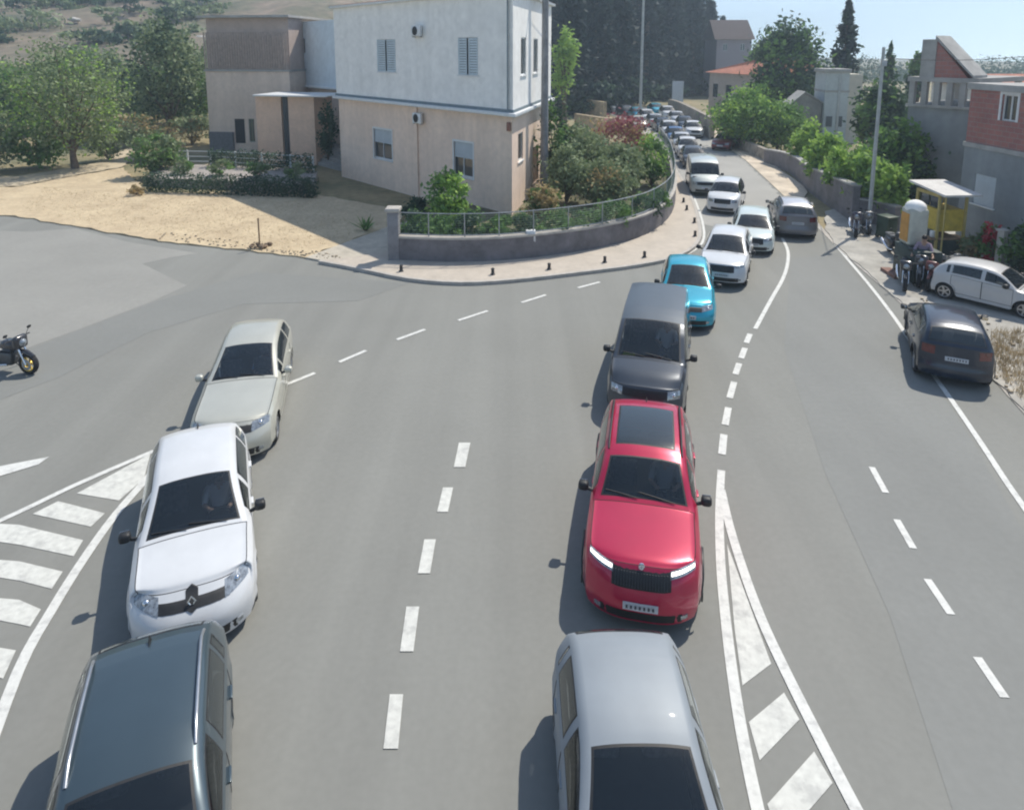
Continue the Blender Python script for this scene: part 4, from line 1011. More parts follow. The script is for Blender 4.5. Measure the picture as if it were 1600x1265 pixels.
def plant(name, label, cat, base, H_, rad, kind='bush', m=L_GREEN, n=900, size=.22, seed=1, group=None, trunk=.25, m2=None, mix=.0):
    rng = random.Random(seed * 7919 + 13)
    o = empty(name, base, rng.uniform(0, 6.28), label, cat, group)
    mb = MB(); tk = MB(); ms = [m] + ([m2] if m2 else [])
    pick = lambda: 1 if (m2 and rng.random() < mix) else 0
    if kind in ('bush', 'tree'):
        z0 = H_ * (trunk if kind == 'tree' else .06); cz = (z0 + H_) / 2; rz = (H_ - z0) / 2
        n = int(n * 1.7); ncl = max(9, int(n / 60)); cl = []; size *= 1.1
        for i in range(ncl):
            while True:
                v = Vector((rng.uniform(-1, 1), rng.uniform(-1, 1), rng.uniform(-1, 1)))
                if .3 < v.length < 1: break
            v = v.normalized() * (v.length ** .5) * rng.uniform(.72, 1.0)
            w = 1 - .22 * max(0, v.z)
            cl.append(Vector((v.x * rad * w, v.y * rad * w, cz + v.z * rz)))
        for c in cl:
            q = rng.uniform(.13, .24)
            leaves(mb, c, n // ncl, size, rng, (rad * q, rad * q, max(rz * q * .8, .05)), pick(), .15)
        tr = max(.03, H_ * .024)
        if kind == 'tree':
            tk.tube([(0, 0, -.1), (rng.uniform(-.1, .1), rng.uniform(-.1, .1), z0 * .6), (rng.uniform(-.2, .2), rng.uniform(-.2, .2), z0 * 1.15), (0, 0, cz + rz * .5)], [tr * 1.35, tr, tr * .8, tr * .25], 8)
        for c in cl[::max(1, ncl // 9)]: tk.tube([(0, 0, z0 * .8 if kind == 'tree' else 0), (c.x * .45, c.y * .45, lerp(z0, c.z, .55)), tuple(c)], [tr * .5, tr * .33, tr * .12], 5)
    else:
        tr = max(.06, H_ * .016); z0 = H_ * trunk
        tk.tube([(0, 0, -.1), (0, 0, H_ * .5), (0, 0, H_ * .97)], [tr * 1.3, tr * .8, tr * .15], 8)
        lv = max(9, int(H_ / (.55 if kind == 'conifer' else .4)))
        per = max(4, n // lv)
        for i in range(lv):
            t = i / (lv - 1); z = lerp(z0, H_ * .985, t)
            r = rad * ((1 - t) ** .75 * .95 + .05) if kind == 'conifer' else rad * (sin(pi * min(1, t * .9 + .12)) ** .6) * (1 - .35 * t)
            nb = 6
            for b in range(nb):
                a = rng.uniform(0, 2 * pi); rr = r * rng.uniform(.75, 1.12)
                if kind == 'conifer' and i % 3 == 0 and b < 3: tk.tube([(0, 0, z + .1), (cos(a) * rr * .8, sin(a) * rr * .8, z - rr * .12)], [tr * .3, tr * .08], 4)
                for q in (.35, .62, .88): leaves(mb, Vector((cos(a) * rr * q, sin(a) * rr * q, z - rr * q * (.16 if kind == 'conifer' else -.25))), max(1, per // (nb * 3)), size, rng, (rr * .13, rr * .13, .16 + rr * .05), pick(), -.2 if kind == 'conifer' else .6, .42)
    mb.build('crown' if kind != 'bush' else 'foliage', ms, o, fix=False)
    tk.build('trunk' if kind != 'bush' else 'stem', M_BARK, o, 60)
    return o
SEED = [0]
def grow(name, label, cat, bx, by, top, hwpx, h0=0.0, dist=None, **kw):
    p = at(bx, by, h0) if dist is None else Vector((ray(bx, by, dist).x, dist, 0))
    if dist is not None: p.z = hgt(p.x, p.y) if h0 == 0 else h0
    H_ = height(p, top) - p.z
    zc = p.y * cos(TH) + (HC - p.z) * sin(TH)
    SEED[0] += 1
    return plant(name, label, cat, p, max(.3, H_), hwpx * zc / F, seed=SEED[0], **kw)
# left scrub and trees
grow('olive_tree', 'large olive green tree on the left above the bare path', 'tree', 118, 264, 66, 80, kind='tree', m=L_OLIVE, n=5200, size=.26, trunk=.16, m2=L_BRIGHT, mix=.3)
grow('broadleaf_tree', 'tall green tree between the olive green tree and the grey brown house', 'tree', 268, 216, 22, 58, kind='tree', m=L_OLIVE, n=3200, size=.42, trunk=.12, m2=L_DARK, mix=.4)
grow('broadleaf_tree', 'mid green tree leaning against the grey brown house wall', 'tree', 300, 208, 92, 48, kind='tree', m=L_GREEN, n=2400, size=.4, trunk=.15, m2=L_OLIVE, mix=.4)
grow('broadleaf_tree', 'shady green tree at the far left edge behind the bushes', 'tree', 40, 216, 100, 45, kind='tree', m=L_GREEN, n=2200, size=.42, trunk=.12, m2=L_DARK, mix=.4)
grow('shrub', 'dark green shrub at the left edge beside the path', 'shrub', 62, 262, 182, 40, m=L_GREEN, n=1500, size=.3)
grow('shrub', 'dull green shrub at the very left corner of the scrub', 'shrub', -30, 268, 160, 60, m=L_OLIVE, n=1500, size=.32)
grow('shrub', 'yellow green shrub right of the olive green tree trunk', 'shrub', 170, 250, 196, 28, m=L_OLIVE, n=900, size=.26, m2=L_BRIGHT, mix=.3)
grow('shrub', 'low grey green shrub behind the bare path bend', 'shrub', 215, 228, 176, 34, m=L_OLIVE, n=900, size=.3, m2=L_DRY, mix=.3)
grow('shrub', 'dry olive shrub in front of the grey brown house corner', 'shrub', 300, 226, 180, 36, m=L_OLIVE, n=900, size=.28, m2=L_DRY, mix=.3)
grow('shrub', 'bushy green shrub at the left end of the terrace', 'shrub', 246, 276, 206, 34, m=L_GREEN, n=1500, size=.26, m2=L_OLIVE, mix=.4)
grow('shrub', 'small dry tuft of bush on the yard by the hedge corner', 'shrub', 214, 306, 290, 12, m=L_DRY, n=250, size=.16)
for i, (x, y, t, w) in enumerate([(40, 190, 92, 34), (85, 200, 84, 34), (175, 190, 78, 34), (210, 196, 96, 30), (240, 204, 100, 30), (322, 196, 84, 26), (-10, 200, 84, 40), (140, 176, 70, 36), (280, 180, 60, 34), (-20, 150, 60, 40), (60, 150, 66, 36), (120, 146, 56, 36), (180, 148, 60, 36), (225, 140, 44, 34), (300, 150, 40, 40), (10, 178, 110, 30), (90, 160, 100, 34), (150, 150, 84, 36), (205, 172, 110, 32), (250, 150, 70, 34), (20, 140, 84, 28), (330, 170, 70, 30), (-50, 170, 90, 40), (60, 186, 140, 26)]):
    grow('scrub_tree', 'mixed green tree on the scrub slope behind the bare path', 'tree', x, y, t, w, kind='tree', m=(L_OLIVE, L_GREEN, L_OLIVE)[i % 3], n=1700, size=.5, trunk=.1, m2=L_OLIVE, mix=.3, group='trees on the scrub slope at the left')
rg = random.Random(5)
for i in range(120):                    # bushes dotted over the hillside
    d = rg.uniform(120, 260); x = ray(rg.uniform(-80, 340), 100, d).x; z = hgt(x, d); s = rg.uniform(2, 5.5)
    SEED[0] += 1
    plant('hillside_bush', 'dark bush dotted over the dry hillside at the far left', 'bush', Vector((x, d, z - .3)), s, s * rg.uniform(.8, 1.5), 'bush', (L_DARK, L_OLIVE)[i % 2], 130, 1.0, SEED[0], 'bushes on the far hillside')
M_ROCK = mat('limestone', (.55, .52, .48), .95, var=.16, scale=1.2, bump=.5)
for i in range(16):
    d = rg.uniform(105, 240); x = ray(rg.uniform(-60, 330), 100, d).x; z = hgt(x, d)
    bm = bmesh.new(); bmesh.ops.create_icosphere(bm, subdivisions=2, radius=1)
    s = rg.uniform(.6, 1.5)
    for v in bm.verts: v.co = Vector((v.co.x * s * 1.5, v.co.y * s, v.co.z * s * .6)) * rg.uniform(.8, 1.15)
    o = MB().bm(bm).build('boulder', M_ROCK, None, 30); o.location = (x, d, z + .2)
    tag(o, 'pale limestone boulder on the dry hillside at the far left', 'boulder', 'boulders on the far hillside')
small_house(196, 232, 100, 80, 70, 'tiny pale house on the far left hillside above the trees', M_WHITEW, M_TILE, 170)
small_house(28, 78, 130, 108, 100, 'pale flat stone house at the left edge of the hillside', mat('pale_stone_render', ()), M_CONC, 150)
mb = MB(); rgf = random.Random(21)
for i in range(16000):
    x = rgf.uniform(20, 330); d = 165 + x * .25 + rgf.uniform(-8, 25); leaves(mb, Vector((x, d, abs(rgf.uniform(0, 1) ** 1.5) * 5 * (1 + .3 * sin(x * .21) + .25 * sin(x * .083)))), 2, .9, rgf, (.8, .8, .45))
tag(mb.build('distant_woodland', [L_DARK], None, fix=False), kind='stuff')
# the dark wood behind the queue
for i, (x, y, t, w, d) in enumerate([(893, 170, -60, 40, 96), (930, 168, -90, 44, 106), (968, 166, -70, 42, 112), (1008, 160, -95, 44, 124), (1045, 158, -60, 40, 132), (1080, 150, -30, 38, 140), (950, 160, -100, 48, 128), (1025, 150, -100, 46, 146), (1105, 140, 4, 30, 146), (905, 160, -80, 46, 118), (985, 150, -80, 48, 142), (1062, 146, -50, 44, 152), (870, 150, -60, 44, 124), (1125, 130, 28, 28, 156), (915, 150, -100, 50, 160), (960, 150, -110, 50, 168), (1005, 150, -100, 50, 172), (1040, 150, -100, 50, 176), (1075, 150, -60, 46, 180), (880, 150, -80, 50, 150), (1100, 148, -20, 38, 170)]):
    grow('pine_tree', 'tall dark pine in the dense wood behind the queue of cars', 'tree', x, y, t, w, dist=d, kind='conifer', m=L_PINE, n=4200, size=1.25, trunk=.03, group='pines in the dark wood')
for i, (x, y, t, w, d) in enumerate([(920, 170, 60, 50, 136), (970, 170, 60, 50, 140), (1020, 165, 60, 50, 146), (1065, 160, 60, 50, 150), (905, 178, 120, 40, 92), (945, 176, 128, 38, 98), (1085, 165, 120, 30, 136), (1030, 160, 120, 40, 122), (985, 165, 118, 40, 108)]):
    grow('undergrowth_bush', 'dark undergrowth bush at the foot of the pine wood', 'bush', x, y, t, w, dist=d, m=L_PINE, n=900, size=.8, group='undergrowth below the pines', m2=L_DARK, mix=.4)
# right side
grow('round_tree', 'big round green tree on the shoulder in front of the red roofed house', 'tree', 1172, 232, 140, 60, kind='tree', m=L_GREEN, n=3800, size=.34, trunk=.08, m2=L_BRIGHT, mix=.3)
grow('round_tree', 'lower round green tree leaning right beside the dark retaining wall', 'tree', 1215, 236, 158, 38, kind='tree', m=L_GREEN, n=2200, size=.34, trunk=.12, m2=L_BRIGHT, mix=.25)
for (x, y, t, w, lb) in [(1262, 262, 190, 26, 'bright yellow green shrub left above the dark retaining wall'), (1290, 290, 210, 30, 'bright green bushy shrub in the middle above the retaining wall'), (1322, 312, 216, 32, 'bright green shrub with long shoots above the retaining wall end'), (1352, 330, 240, 28, 'yellow green shrub behind the right hand light pole'), (1385, 340, 250, 26, 'green shrub between the light pole and the yellow stall')]:
    grow('roadside_shrub', lb, 'shrub', x, y, t, w, h0=.4, m=L_BRIGHT, n=1500, size=.3, m2=L_GREEN, mix=.3)
grow('broadleaf_tree', 'wide dark green tree behind the stone outbuilding', 'tree', 1225, 200, 34, 52, kind='tree', m=L_DARK, n=3400, size=.6, trunk=.1, m2=L_GREEN, mix=.45)
grow('broadleaf_tree', 'dark green tree right behind the red hipped roof', 'tree', 1190, 196, 60, 32, dist=98, kind='tree', m=L_DARK, n=1800, size=.6, trunk=.1, m2=L_GREEN, mix=.3)
grow('fir_tree', 'tall dark fir towering above the pale tower', 'tree', 1312, 190, 2, 36, dist=78, kind='conifer', m=L_PINE, n=3600, size=.7, trunk=.08, m2=L_DARK, mix=.3)
grow('cypress', 'slim dark cypress right of the light pole against the sky', 'tree', 1380, 214, 70, 17, dist=66, kind='cypress', m=L_DARK, n=1800, size=.42, trunk=.05, m2=L_GREEN, mix=.2)
grow('broadleaf_tree', 'small round green tree on the skyline left of the brick gable', 'tree', 1428, 190, 84, 17, dist=74, kind='tree', m=L_DARK, n=900, size=.5, trunk=.25, m2=L_GREEN, mix=.3)
grow('broadleaf_tree', 'dark green tree behind the concrete frame and the light pole', 'tree', 1372, 260, 130, 40, dist=52, kind='tree', m=L_DARK, n=2000, size=.45, trunk=.1, m2=L_GREEN, mix=.4)
grow('bushy_hedge', 'dense green bush between the pole and the bare concrete frame', 'bush', 1402, 316, 196, 44, dist=37, m=L_GREEN, n=2200, size=.34, m2=L_DARK, mix=.5)
grow('flowering_shrub', 'red flowering shrub beside the grey plaster wall', 'shrub', 1545, 420, 352, 20, m=L_GREEN, n=700, size=.16, m2=L_REDF, mix=.55)
grow('shrub', 'dry green shrub behind the white old car', 'shrub', 1520, 410, 366, 24, m=L_OLIVE, n=700, size=.18, m2=L_DRY, mix=.3)
grow('shrub', 'dark green shrub at the right edge below the plaster wall', 'shrub', 1592, 432, 350, 30, m=L_GREEN, n=900, size=.2, m2=L_DARK, mix=.4)
# garden of the peach house
g = .4
grow('oleander', 'pink flowering oleander above the olive bushes', 'shrub', 968, 268, 180, 46, h0=g, m=L_DRY, n=2000, size=.26, m2=L_PINK, mix=.5)
grow('olive_bush', 'grey green olive bush right of the utility pole', 'shrub', 905, 290, 192, 44, h0=g, m=L_OLIVE, n=2600, size=.24)
grow('olive_bush', 'wide grey green olive bush below the pink oleander', 'shrub', 962, 300, 226, 46, h0=g, m=L_OLIVE, n=2600, size=.24, m2=L_GREEN, mix=.2)
grow('olive_bush', 'tall grey olive bush close behind the reddish dry shrub', 'shrub', 885, 318, 226, 34, h0=g, m=L_OLIVE, n=2000, size=.2)
grow('olive_bush', 'low broad olive bush in the middle of the garden before the pink oleander', 'shrub', 945, 322, 246, 40, h0=g, m=L_OLIVE, n=2200, size=.2, m2=L_DRY, mix=.15)
grow('olive_bush', 'fresh green bush at the far bend of the garden wall', 'shrub', 1018, 290, 208, 28, h0=g, m=L_GREEN, n=1500, size=.22, m2=L_BRIGHT, mix=.3)
grow('garden_shrub', 'dark green shrub behind the utility pole beside the house', 'shrub', 866, 300, 160, 26, h0=g, m=L_DARK, n=1300, size=.24, m2=L_GREEN, mix=.4)
grow('broadleaf_tree', 'bright green slender tree on the terrace right of the white upper floor', 'tree', 882, 196, 44, 22, kind='tree', m=L_BRIGHT, n=900, size=.5, trunk=.3)
grow('garden_shrub', 'bright green leafy shrub before the right ground floor window', 'shrub', 702, 358, 270, 34, h0=g, m=L_BRIGHT, n=1300, size=.22, m2=L_GREEN, mix=.55)
grow('garden_shrub', 'low dark shrub against the house left of the leafy shrub', 'shrub', 650, 352, 312, 24, h0=g, m=L_DARK, n=600, size=.18)
grow('garden_shrub', 'reddish dry shrub near the sunny house corner', 'shrub', 848, 356, 288, 30, h0=g, m=L_DRY, n=1200, size=.2, m2=L_GREEN, mix=.45)
for i, (x, t, w) in enumerate([(650, 330, 26), (690, 332, 26), (735, 330, 30), (780, 334, 26), (822, 330, 28), (870, 326, 28), (915, 320, 30), (962, 312, 28), (1004, 302, 24), (1028, 296, 16)]):
    y = 404 - (0 if x < 800 else (x - 800) * .11 + (max(0, x - 950) * .28))
    grow('fence_plant', 'leafy green plant growing behind the mesh fence', 'shrub', x, y - 21, t + 1, w * 1.0, h0=.4, m=(L_DARK, L_GREEN)[i % 2], n=900, size=.17, m2=L_GREEN, mix=.4, group='plants behind the mesh fence')
mb = MB(); p = gline([(229, 300), (330, 304), (420, 307), (492, 310)], 0, 6); rg2 = random.Random(2)
for i in range(len(p) - 1):
    for k_ in range(330): leaves(mb, p[i].lerp(p[i + 1], rg2.random()) + Vector((rg2.uniform(-.25, .25), rg2.uniform(-.3, .3), rg2.uniform(.02, 1.25))), 1, .17, rg2, (.06, .06, .06))
tag(mb.build('hedge', L_DARK, None, fix=False), 'low dark clipped hedge along the front of the terrace', 'hedge')
mb = MB(); p = gline([(330, 261), (370, 262), (430, 266), (490, 271)], .5, 6)
for i in range(len(p) - 1):
    for k_ in range(110): leaves(mb, p[i].lerp(p[i + 1], rg2.random()) + Vector((0, rg2.uniform(-.3, .4), rg2.uniform(.02, 1.2))), 1, .2, rg2, (.08, .1, .08))
tag(mb.build('vine', L_DARK, None, fix=False), 'dark green vine climbing over the white terrace railing', 'vine')
grow('climbing_plant', 'dark climbing plant in the gap between the shed and the house', 'shrub', 513, 250, 162, 15, h0=.6, m=L_DARK, n=1000, size=.22)
# agave on the yard: long pointed leaves
ag = empty('agave', at(571, 360, .06), 0, 'small green agave on the dry yard near the driveway', 'plant')
mb = MB(); rg3 = random.Random(4)
for i in range(22):
    a = rg3.uniform(0, 6.28); e = rg3.uniform(.35, 1.35); l = rg3.uniform(.6, 1.05); d = Vector((cos(a) * cos(e), sin(a) * cos(e), sin(e))); s_ = Vector((-sin(a), cos(a), 0)) * .06
    mb.add([s_ * .6, -s_ * .6, d * l * .55 - s_, d * l * .55 + s_, d * l], [(0, 1, 2, 3), (3, 2, 4)])
mb.build('leaf_rosette', L_GREEN, ag, fix=False); MB().lathe([(.0001, 0), (.09, .0), (.06, .18), (.0001, .22)], 10).build('stem', M_BARK, ag, 60)
# dry grass on the yard and verges: nobody could count it
mb = MB(); rg4 = random.Random(9)
def tufts(px, n, z, hmin, hmax):
    pts = [at(*q) for q in px]; xs_ = [v.x for v in pts]; ys_ = [v.y for v in pts]; c = 0
    while c < n:
        x, y = rg4.uniform(min(xs_), max(xs_)), rg4.uniform(min(ys_), max(ys_)); ins = False
        for i in range(len(pts)):
            a, b = pts[i], pts[i - 1]
            if (a.y > y) != (b.y > y) and x < (b.x - a.x) * (y - a.y) / (b.y - a.y) + a.x: ins = not ins
        if not ins: continue
        c += 1
        for _ in range(3):
            a = rg4.uniform(0, 6.28); h = rg4.uniform(hmin, hmax); w = .01; q = Vector((x + rg4.uniform(-.06, .06), y + rg4.uniform(-.06, .06), z))
            mb.add([q + Vector((cos(a) * w, sin(a) * w, 0)), q - Vector((cos(a) * w, sin(a) * w, 0)), q + Vector((rg4.uniform(-.1, .1), rg4.uniform(-.1, .1), h))], [(0, 1, 2)])
tufts([(30, 330), (250, 370), (390, 388), (470, 398), (600, 352), (480, 312), (232, 305), (60, 292)], 2600, .06, .02, .07)
tufts([(1545, 570), (1572, 600), (1650, 680), (1680, 600), (1600, 520), (1550, 520)], 900, .05, .06, .3)
tag(mb.build('dry_grass', mat('dry_grass_blade', (.56, .45, .28), .9, var=.2, scale=2), None, fix=False), kind='stuff')
mb = MB(); rg5 = random.Random(12)
for px in ([(392, 391), (470, 401), (560, 412), (500, 396)], [(1440, 470), (1530, 560), (1600, 640), (1640, 600), (1540, 500)], [(250, 376), (400, 392), (420, 384), (260, 366)]):
    pts = [at(*q) for q in px]
    for _ in range(80):
        a, b = rg5.choice(pts), rg5.choice(pts); q = a.lerp(b, rg5.random()).lerp(rg5.choice(pts), rg5.random() * .6); s = rg5.uniform(.015, .045)
        mb.box((q.x - s, q.y - s, .05), (q.x + s, q.y + s * .7, .07 + s))
tag(mb.build('loose_stones', mat('dirt_stone', (.42, .35, .26), .95, var=.2, scale=3)), kind='stuff')

# ------------------------------------------------------------------ poles, bollards and small things
def pole(px, py, ptop, r, m, label, h0=0, arm=True, name='utility_pole'):
    b = at(px, py, h0); h = height(b, ptop) - h0
    o = empty(name, b, 0, label, 'pole')
    MB().tube([(0, 0, -.1), (0, 0, h)], [r, r * .72], 12).build('shaft', m, o, 60)
    if arm:
        MB().rbox((-.9, -.06, h - .5), (.9, .06, h - .36), .02).build('crossarm', M_STEEL, o)
        for x in (-.8, 0, .8): MB().lathe([(.0001, h - .15), (.05, h - .17), (.035, h - .25), (.06, h - .28), (.03, h - .36)], 10, 0, Matrix.Translation((x, 0, 0))).build('insulator', M_PVC, o, 40)
    return o, b, h
M_POLE = mat('weathered_concrete_pole', (.27, .27, .28), .9, var=.14, scale=2, bump=.2)
M_POLEL = mat('pale_pole', (.45, .47, .46), .8, var=.1, scale=2)
p1 = pole(850, 300, -60, .24, M_POLE, 'thick grey utility pole standing at the right corner of the house', .6)
p2 = pole(1000, 186, -40, .2, M_POLEL, 'pale utility pole beside the far queue before the dark wood')
p3 = pole(1357, 356, 74, .1, M_POLEL, 'thin pale grey pole behind the parked scooter', .05, False)
hp = p3[2]; MB().rbox((-.12, -.2, hp - .9), (.12, -.1, hp - .6), .02).build('cable_clamp', M_STEEL, p3[0])
def cable(a, b, sag, label):
    pts = [a.lerp(b, t / 14) - Vector((0, 0, sag * 4 * (t / 14) * (1 - t / 14))) for t in range(15)]
    tag(MB().tube(pts, .014, 4).build('overhead_cable', M_TRIM, None, 60), label, 'cable')
t1 = p1[1] + Vector((.4, 0, p1[2] - .3)); t2 = p2[1] + Vector((0, 0, p2[2] - .3)); t3 = p3[1] + Vector((0, 0, hp - .5))
cable(t1, t2, 1.2, 'thin overhead cable from the house pole to the pole by the wood')
cable(t3, Vector((rA.x + 9, rA.y + 1, hp + .6)), .5, 'thin overhead cable from the light pole to the brick building')
cable(t3 + Vector((0, 0, -.4)), ray(1285, 100, tB.y), .4, 'thin overhead cable from the light pole to the pale tower')
for i, (x, y) in enumerate([(627, 424), (770, 429), (858, 421), (945, 410), (1007, 402), (1068, 316), (1073, 328), (1085, 348), (1086, 369)]):
    if i == 0:
        bol = empty('bollard', at(x, y, .12), 0, 'short dark bollard along the pavement edge', 'bollard', 'bollards along the pavement edge'); bol.scale = (.8, .8, .7)
        b1 = MB().lathe([(.0001, 0), (.12, 0), (.12, .04), (.085, .06), (.075, .3), (.0001, .3)], 14).build('post', mat('bollard_iron', (.05, .05, .055), .6, .2, var=.15), bol, 40)
        b2 = MB().lathe([(.0001, .3), (.085, .301), (.09, .34), (.06, .38), (.0001, .39)], 14).build('cap', mat('bollard_iron', ()), bol, 40)
    else:
        c = bol.copy(); COL.objects.link(c); c.location = at(x, y, .12)
        for ch in (b1, b2): d = ch.copy(); COL.objects.link(d); d.parent = c
st = empty('marker_stake', at(406, 387, .06), .2, 'thin wooden stake with a small heap of stones at its foot on the yard', 'stake')
MB().box((-.03, -.03, -.1), (.03, .03, 1.35)).build('stake', mat('old_wood', (.3, .2, .12), .9, var=.2, scale=5), st)
mb = MB(); rg6 = random.Random(6)
for _ in range(16): mb.ball((rg6.uniform(-.4, .4), rg6.uniform(-.3, .3), rg6.uniform(.02, .12)), (rg6.uniform(.07, .16), rg6.uniform(.07, .14), rg6.uniform(.05, .1)), 0, 7)
mb.build('stone_heap', mat('brown_stone', (.22, .16, .11), .95, var=.25, scale=3), st, 60)
bd = empty('notice_board', at(1058, 170, 0), .15, 'plain pale blue notice board on two legs at the edge of the wood', 'board')
zc = at(1058, 170).y; s_ = zc / F; bh = height(at(1058, 170), 127)
MB().rbox((-.9, -.05, bh - 4.4), (.9, .05, bh), .03).build('panel', mat('pale_blue_board', (.55, .62, .7), .6, var=.05), bd)
for x in (-.6, .6): MB().tube([(x, .1, -.1), (x, .1, bh - .2)], .06, 8).build('leg', M_STEEL, bd, 60)
bx = at(830, 405, 0)
u = gline(gw_px)[7]
mp = empty('meter_cabinet', at(829, 404, 0) + Vector((0, -.05, 1.02)), 0, 'small white meter cabinet fixed to the garden wall', 'cabinet')
MB().rbox((-.2, -.16, -.24), (.2, .14, .24), .02).build('cabinet_body', M_PVC, mp, 40); MB().rbox((-.16, -.175, -.2), (.16, -.162, .2), .005).build('cabinet_door', mat('white_frame', ()), mp)

# ------------------------------------------------------------------ motorcycles, rider, stall
def motorcycle(loc, rz, label, col, rimcol, scale=1.0, scooter=False):
    o = empty('motorcycle' if not scooter else 'scooter', loc, rz, label, 'motorcycle' if not scooter else 'scooter'); o.scale = (scale,) * 3
    wr = .3 if not scooter else .23; xb = .7 if not scooter else .6
    for x in (xb, -xb):
        w = empty('wheel', (x, 0, wr)); w.parent = o; Mx = Matrix.Rotation(pi / 2, 4, 'X')
        MB().lathe([(wr * .72, -.06), (wr * .9, -.065), (wr, -.02), (wr, .02), (wr * .9, .065), (wr * .72, .06)], 26, 0, Mx, True).build('tyre', M_TYRE, w, 40)
        mb = MB(); mb.lathe([(wr * .74, -.045), (wr * .74, .045), (wr * .62, .04), (wr * .62, -.04)], 26, 0, Mx, True); mb.lathe([(.0001, -.07), (.05, -.07), (.05, .07), (.0001, .07)], 12, 0, Mx)
        for k_ in range(6): mb.box((.03, -.015, -.02), (wr * .66, .015, .02), 0, Mx @ Matrix.Rotation(k_ * pi / 3, 4, 'Z'))
        mb.build('rim', rimcol, w, 40)
        MB().lathe([(wr * .25, .075), (wr * .5, .075), (wr * .5, .085), (wr * .25, .085)], 20, 0, Mx, True).build('brake_disc', M_STEEL, w, 40)
    mb = MB()
    for y in (.09, -.09): mb.tube([(xb, y, wr), (xb - .28, y, .93)], [.028, .024], 8)
    mb.build('fork', M_CHROME, o, 60)
    mb = MB(); mb.tube([(xb - .3, -.38, 1.0), (xb - .27, -.12, 1.02), (xb - .27, .12, 1.02), (xb - .3, .38, 1.0)], .017, 7); hb = mb.build('handlebar', M_TRIM, o, 60)
    for y in (-.26, .26): MB().ball((xb - .26, y * 1.35, 1.2), (.02, .07, .045), 0, 10).build('mirror', M_TRIM, hb, 60); MB().tube([(xb - .28, y, 1.02), (xb - .26, y * 1.3, 1.18)], .008, 5).build('mirror_stalk', M_TRIM, hb)
    MB().ball((xb - .14, 0, .9), (.1, .11, .11), 0, 14).build('headlight', M_LENS, o, 60)
    MB().rbox((xb - .3, -.2, .72), (xb - .12, .2, 1.1), .09, 0, None, 3).build('front_fairing', col, o, 60)
    mb = MB(); n_ = 10
    for t in range(n_): pass
    MB().tube([(xb - .26, 0, wr + .36), (xb - .05, 0, wr + .33), (xb + .2, 0, wr + .22)], [.05, .075, .05], 8).build('front_mudguard', col, o, 60)
    if scooter:
        MB().rbox((-.15, -.17, .22), (xb - .22, .17, .3), .04).build('footboard', col, o, 60)
        MB().rbox((-.85, -.19, .3), (-.12, .19, .72), .14, 0, None, 3).build('rear_body', col, o, 60)
        MB().rbox((-.82, -.16, .722), (-.1, .16, .82), .045, 0, None, 3).build('seat', M_SEAT, o, 60)
    else:
        MB().rbox((-.05, -.17, .68), (.42, .17, .95), .1, 0, None, 3).build('fuel_tank', col, o, 60)
        MB().rbox((-.75, -.15, .72), (-.02, .15, .83), .05, 0, None, 3).build('seat', M_SEAT, o, 60)
        MB().rbox((-.92, -.1, .72), (-.6, .1, .9), .06, 0, None, 3).build('tail', col, o, 60)
        mb = MB(); mb.rbox((-.2, -.16, .25), (.3, .16, .62), .06); mb.tube([(.1, 0, .6), (.22, 0, .4)], .12, 10); mb.build('engine', M_RIMD, o, 40)
        mb = MB()
        for y in (.12, -.12): mb.tube([(xb - .27, y * .5, .9), (.3, y, .62), (-.25, y, .4), (-xb, y, wr)], .025, 6)
        mb.build('frame', M_TRIM, o, 60)
    MB().tube([(.2, -.18, .3), (-.2, -.2, .25), (-.5, -.22, .33), (-.95, -.22, .48)], [.03, .03, .06, .055], 10).build('exhaust', M_CHROME, o, 60)
    MB().tube([(-.1, .14, .3), (-.05, .36, -.0)], .014, 6).build('side_stand', M_TRIM, o)
    return o
motorcycle(at(14, 580), R(-12), 'motorcycle with gold front wheel coming in at the left edge', mat('bike_black', (.03, .03, .035), .25, coat=.8), mat('gold_rim', (.62, .45, .12), .35, .7), 1.0)
motorcycle(at(1336, 366, .05), R(-115), 'dark parked scooter with white screen beside the light pole', mat('scooter_dark', (.06, .05, .075), .35, coat=.6), M_RIMD, 1.08, True)
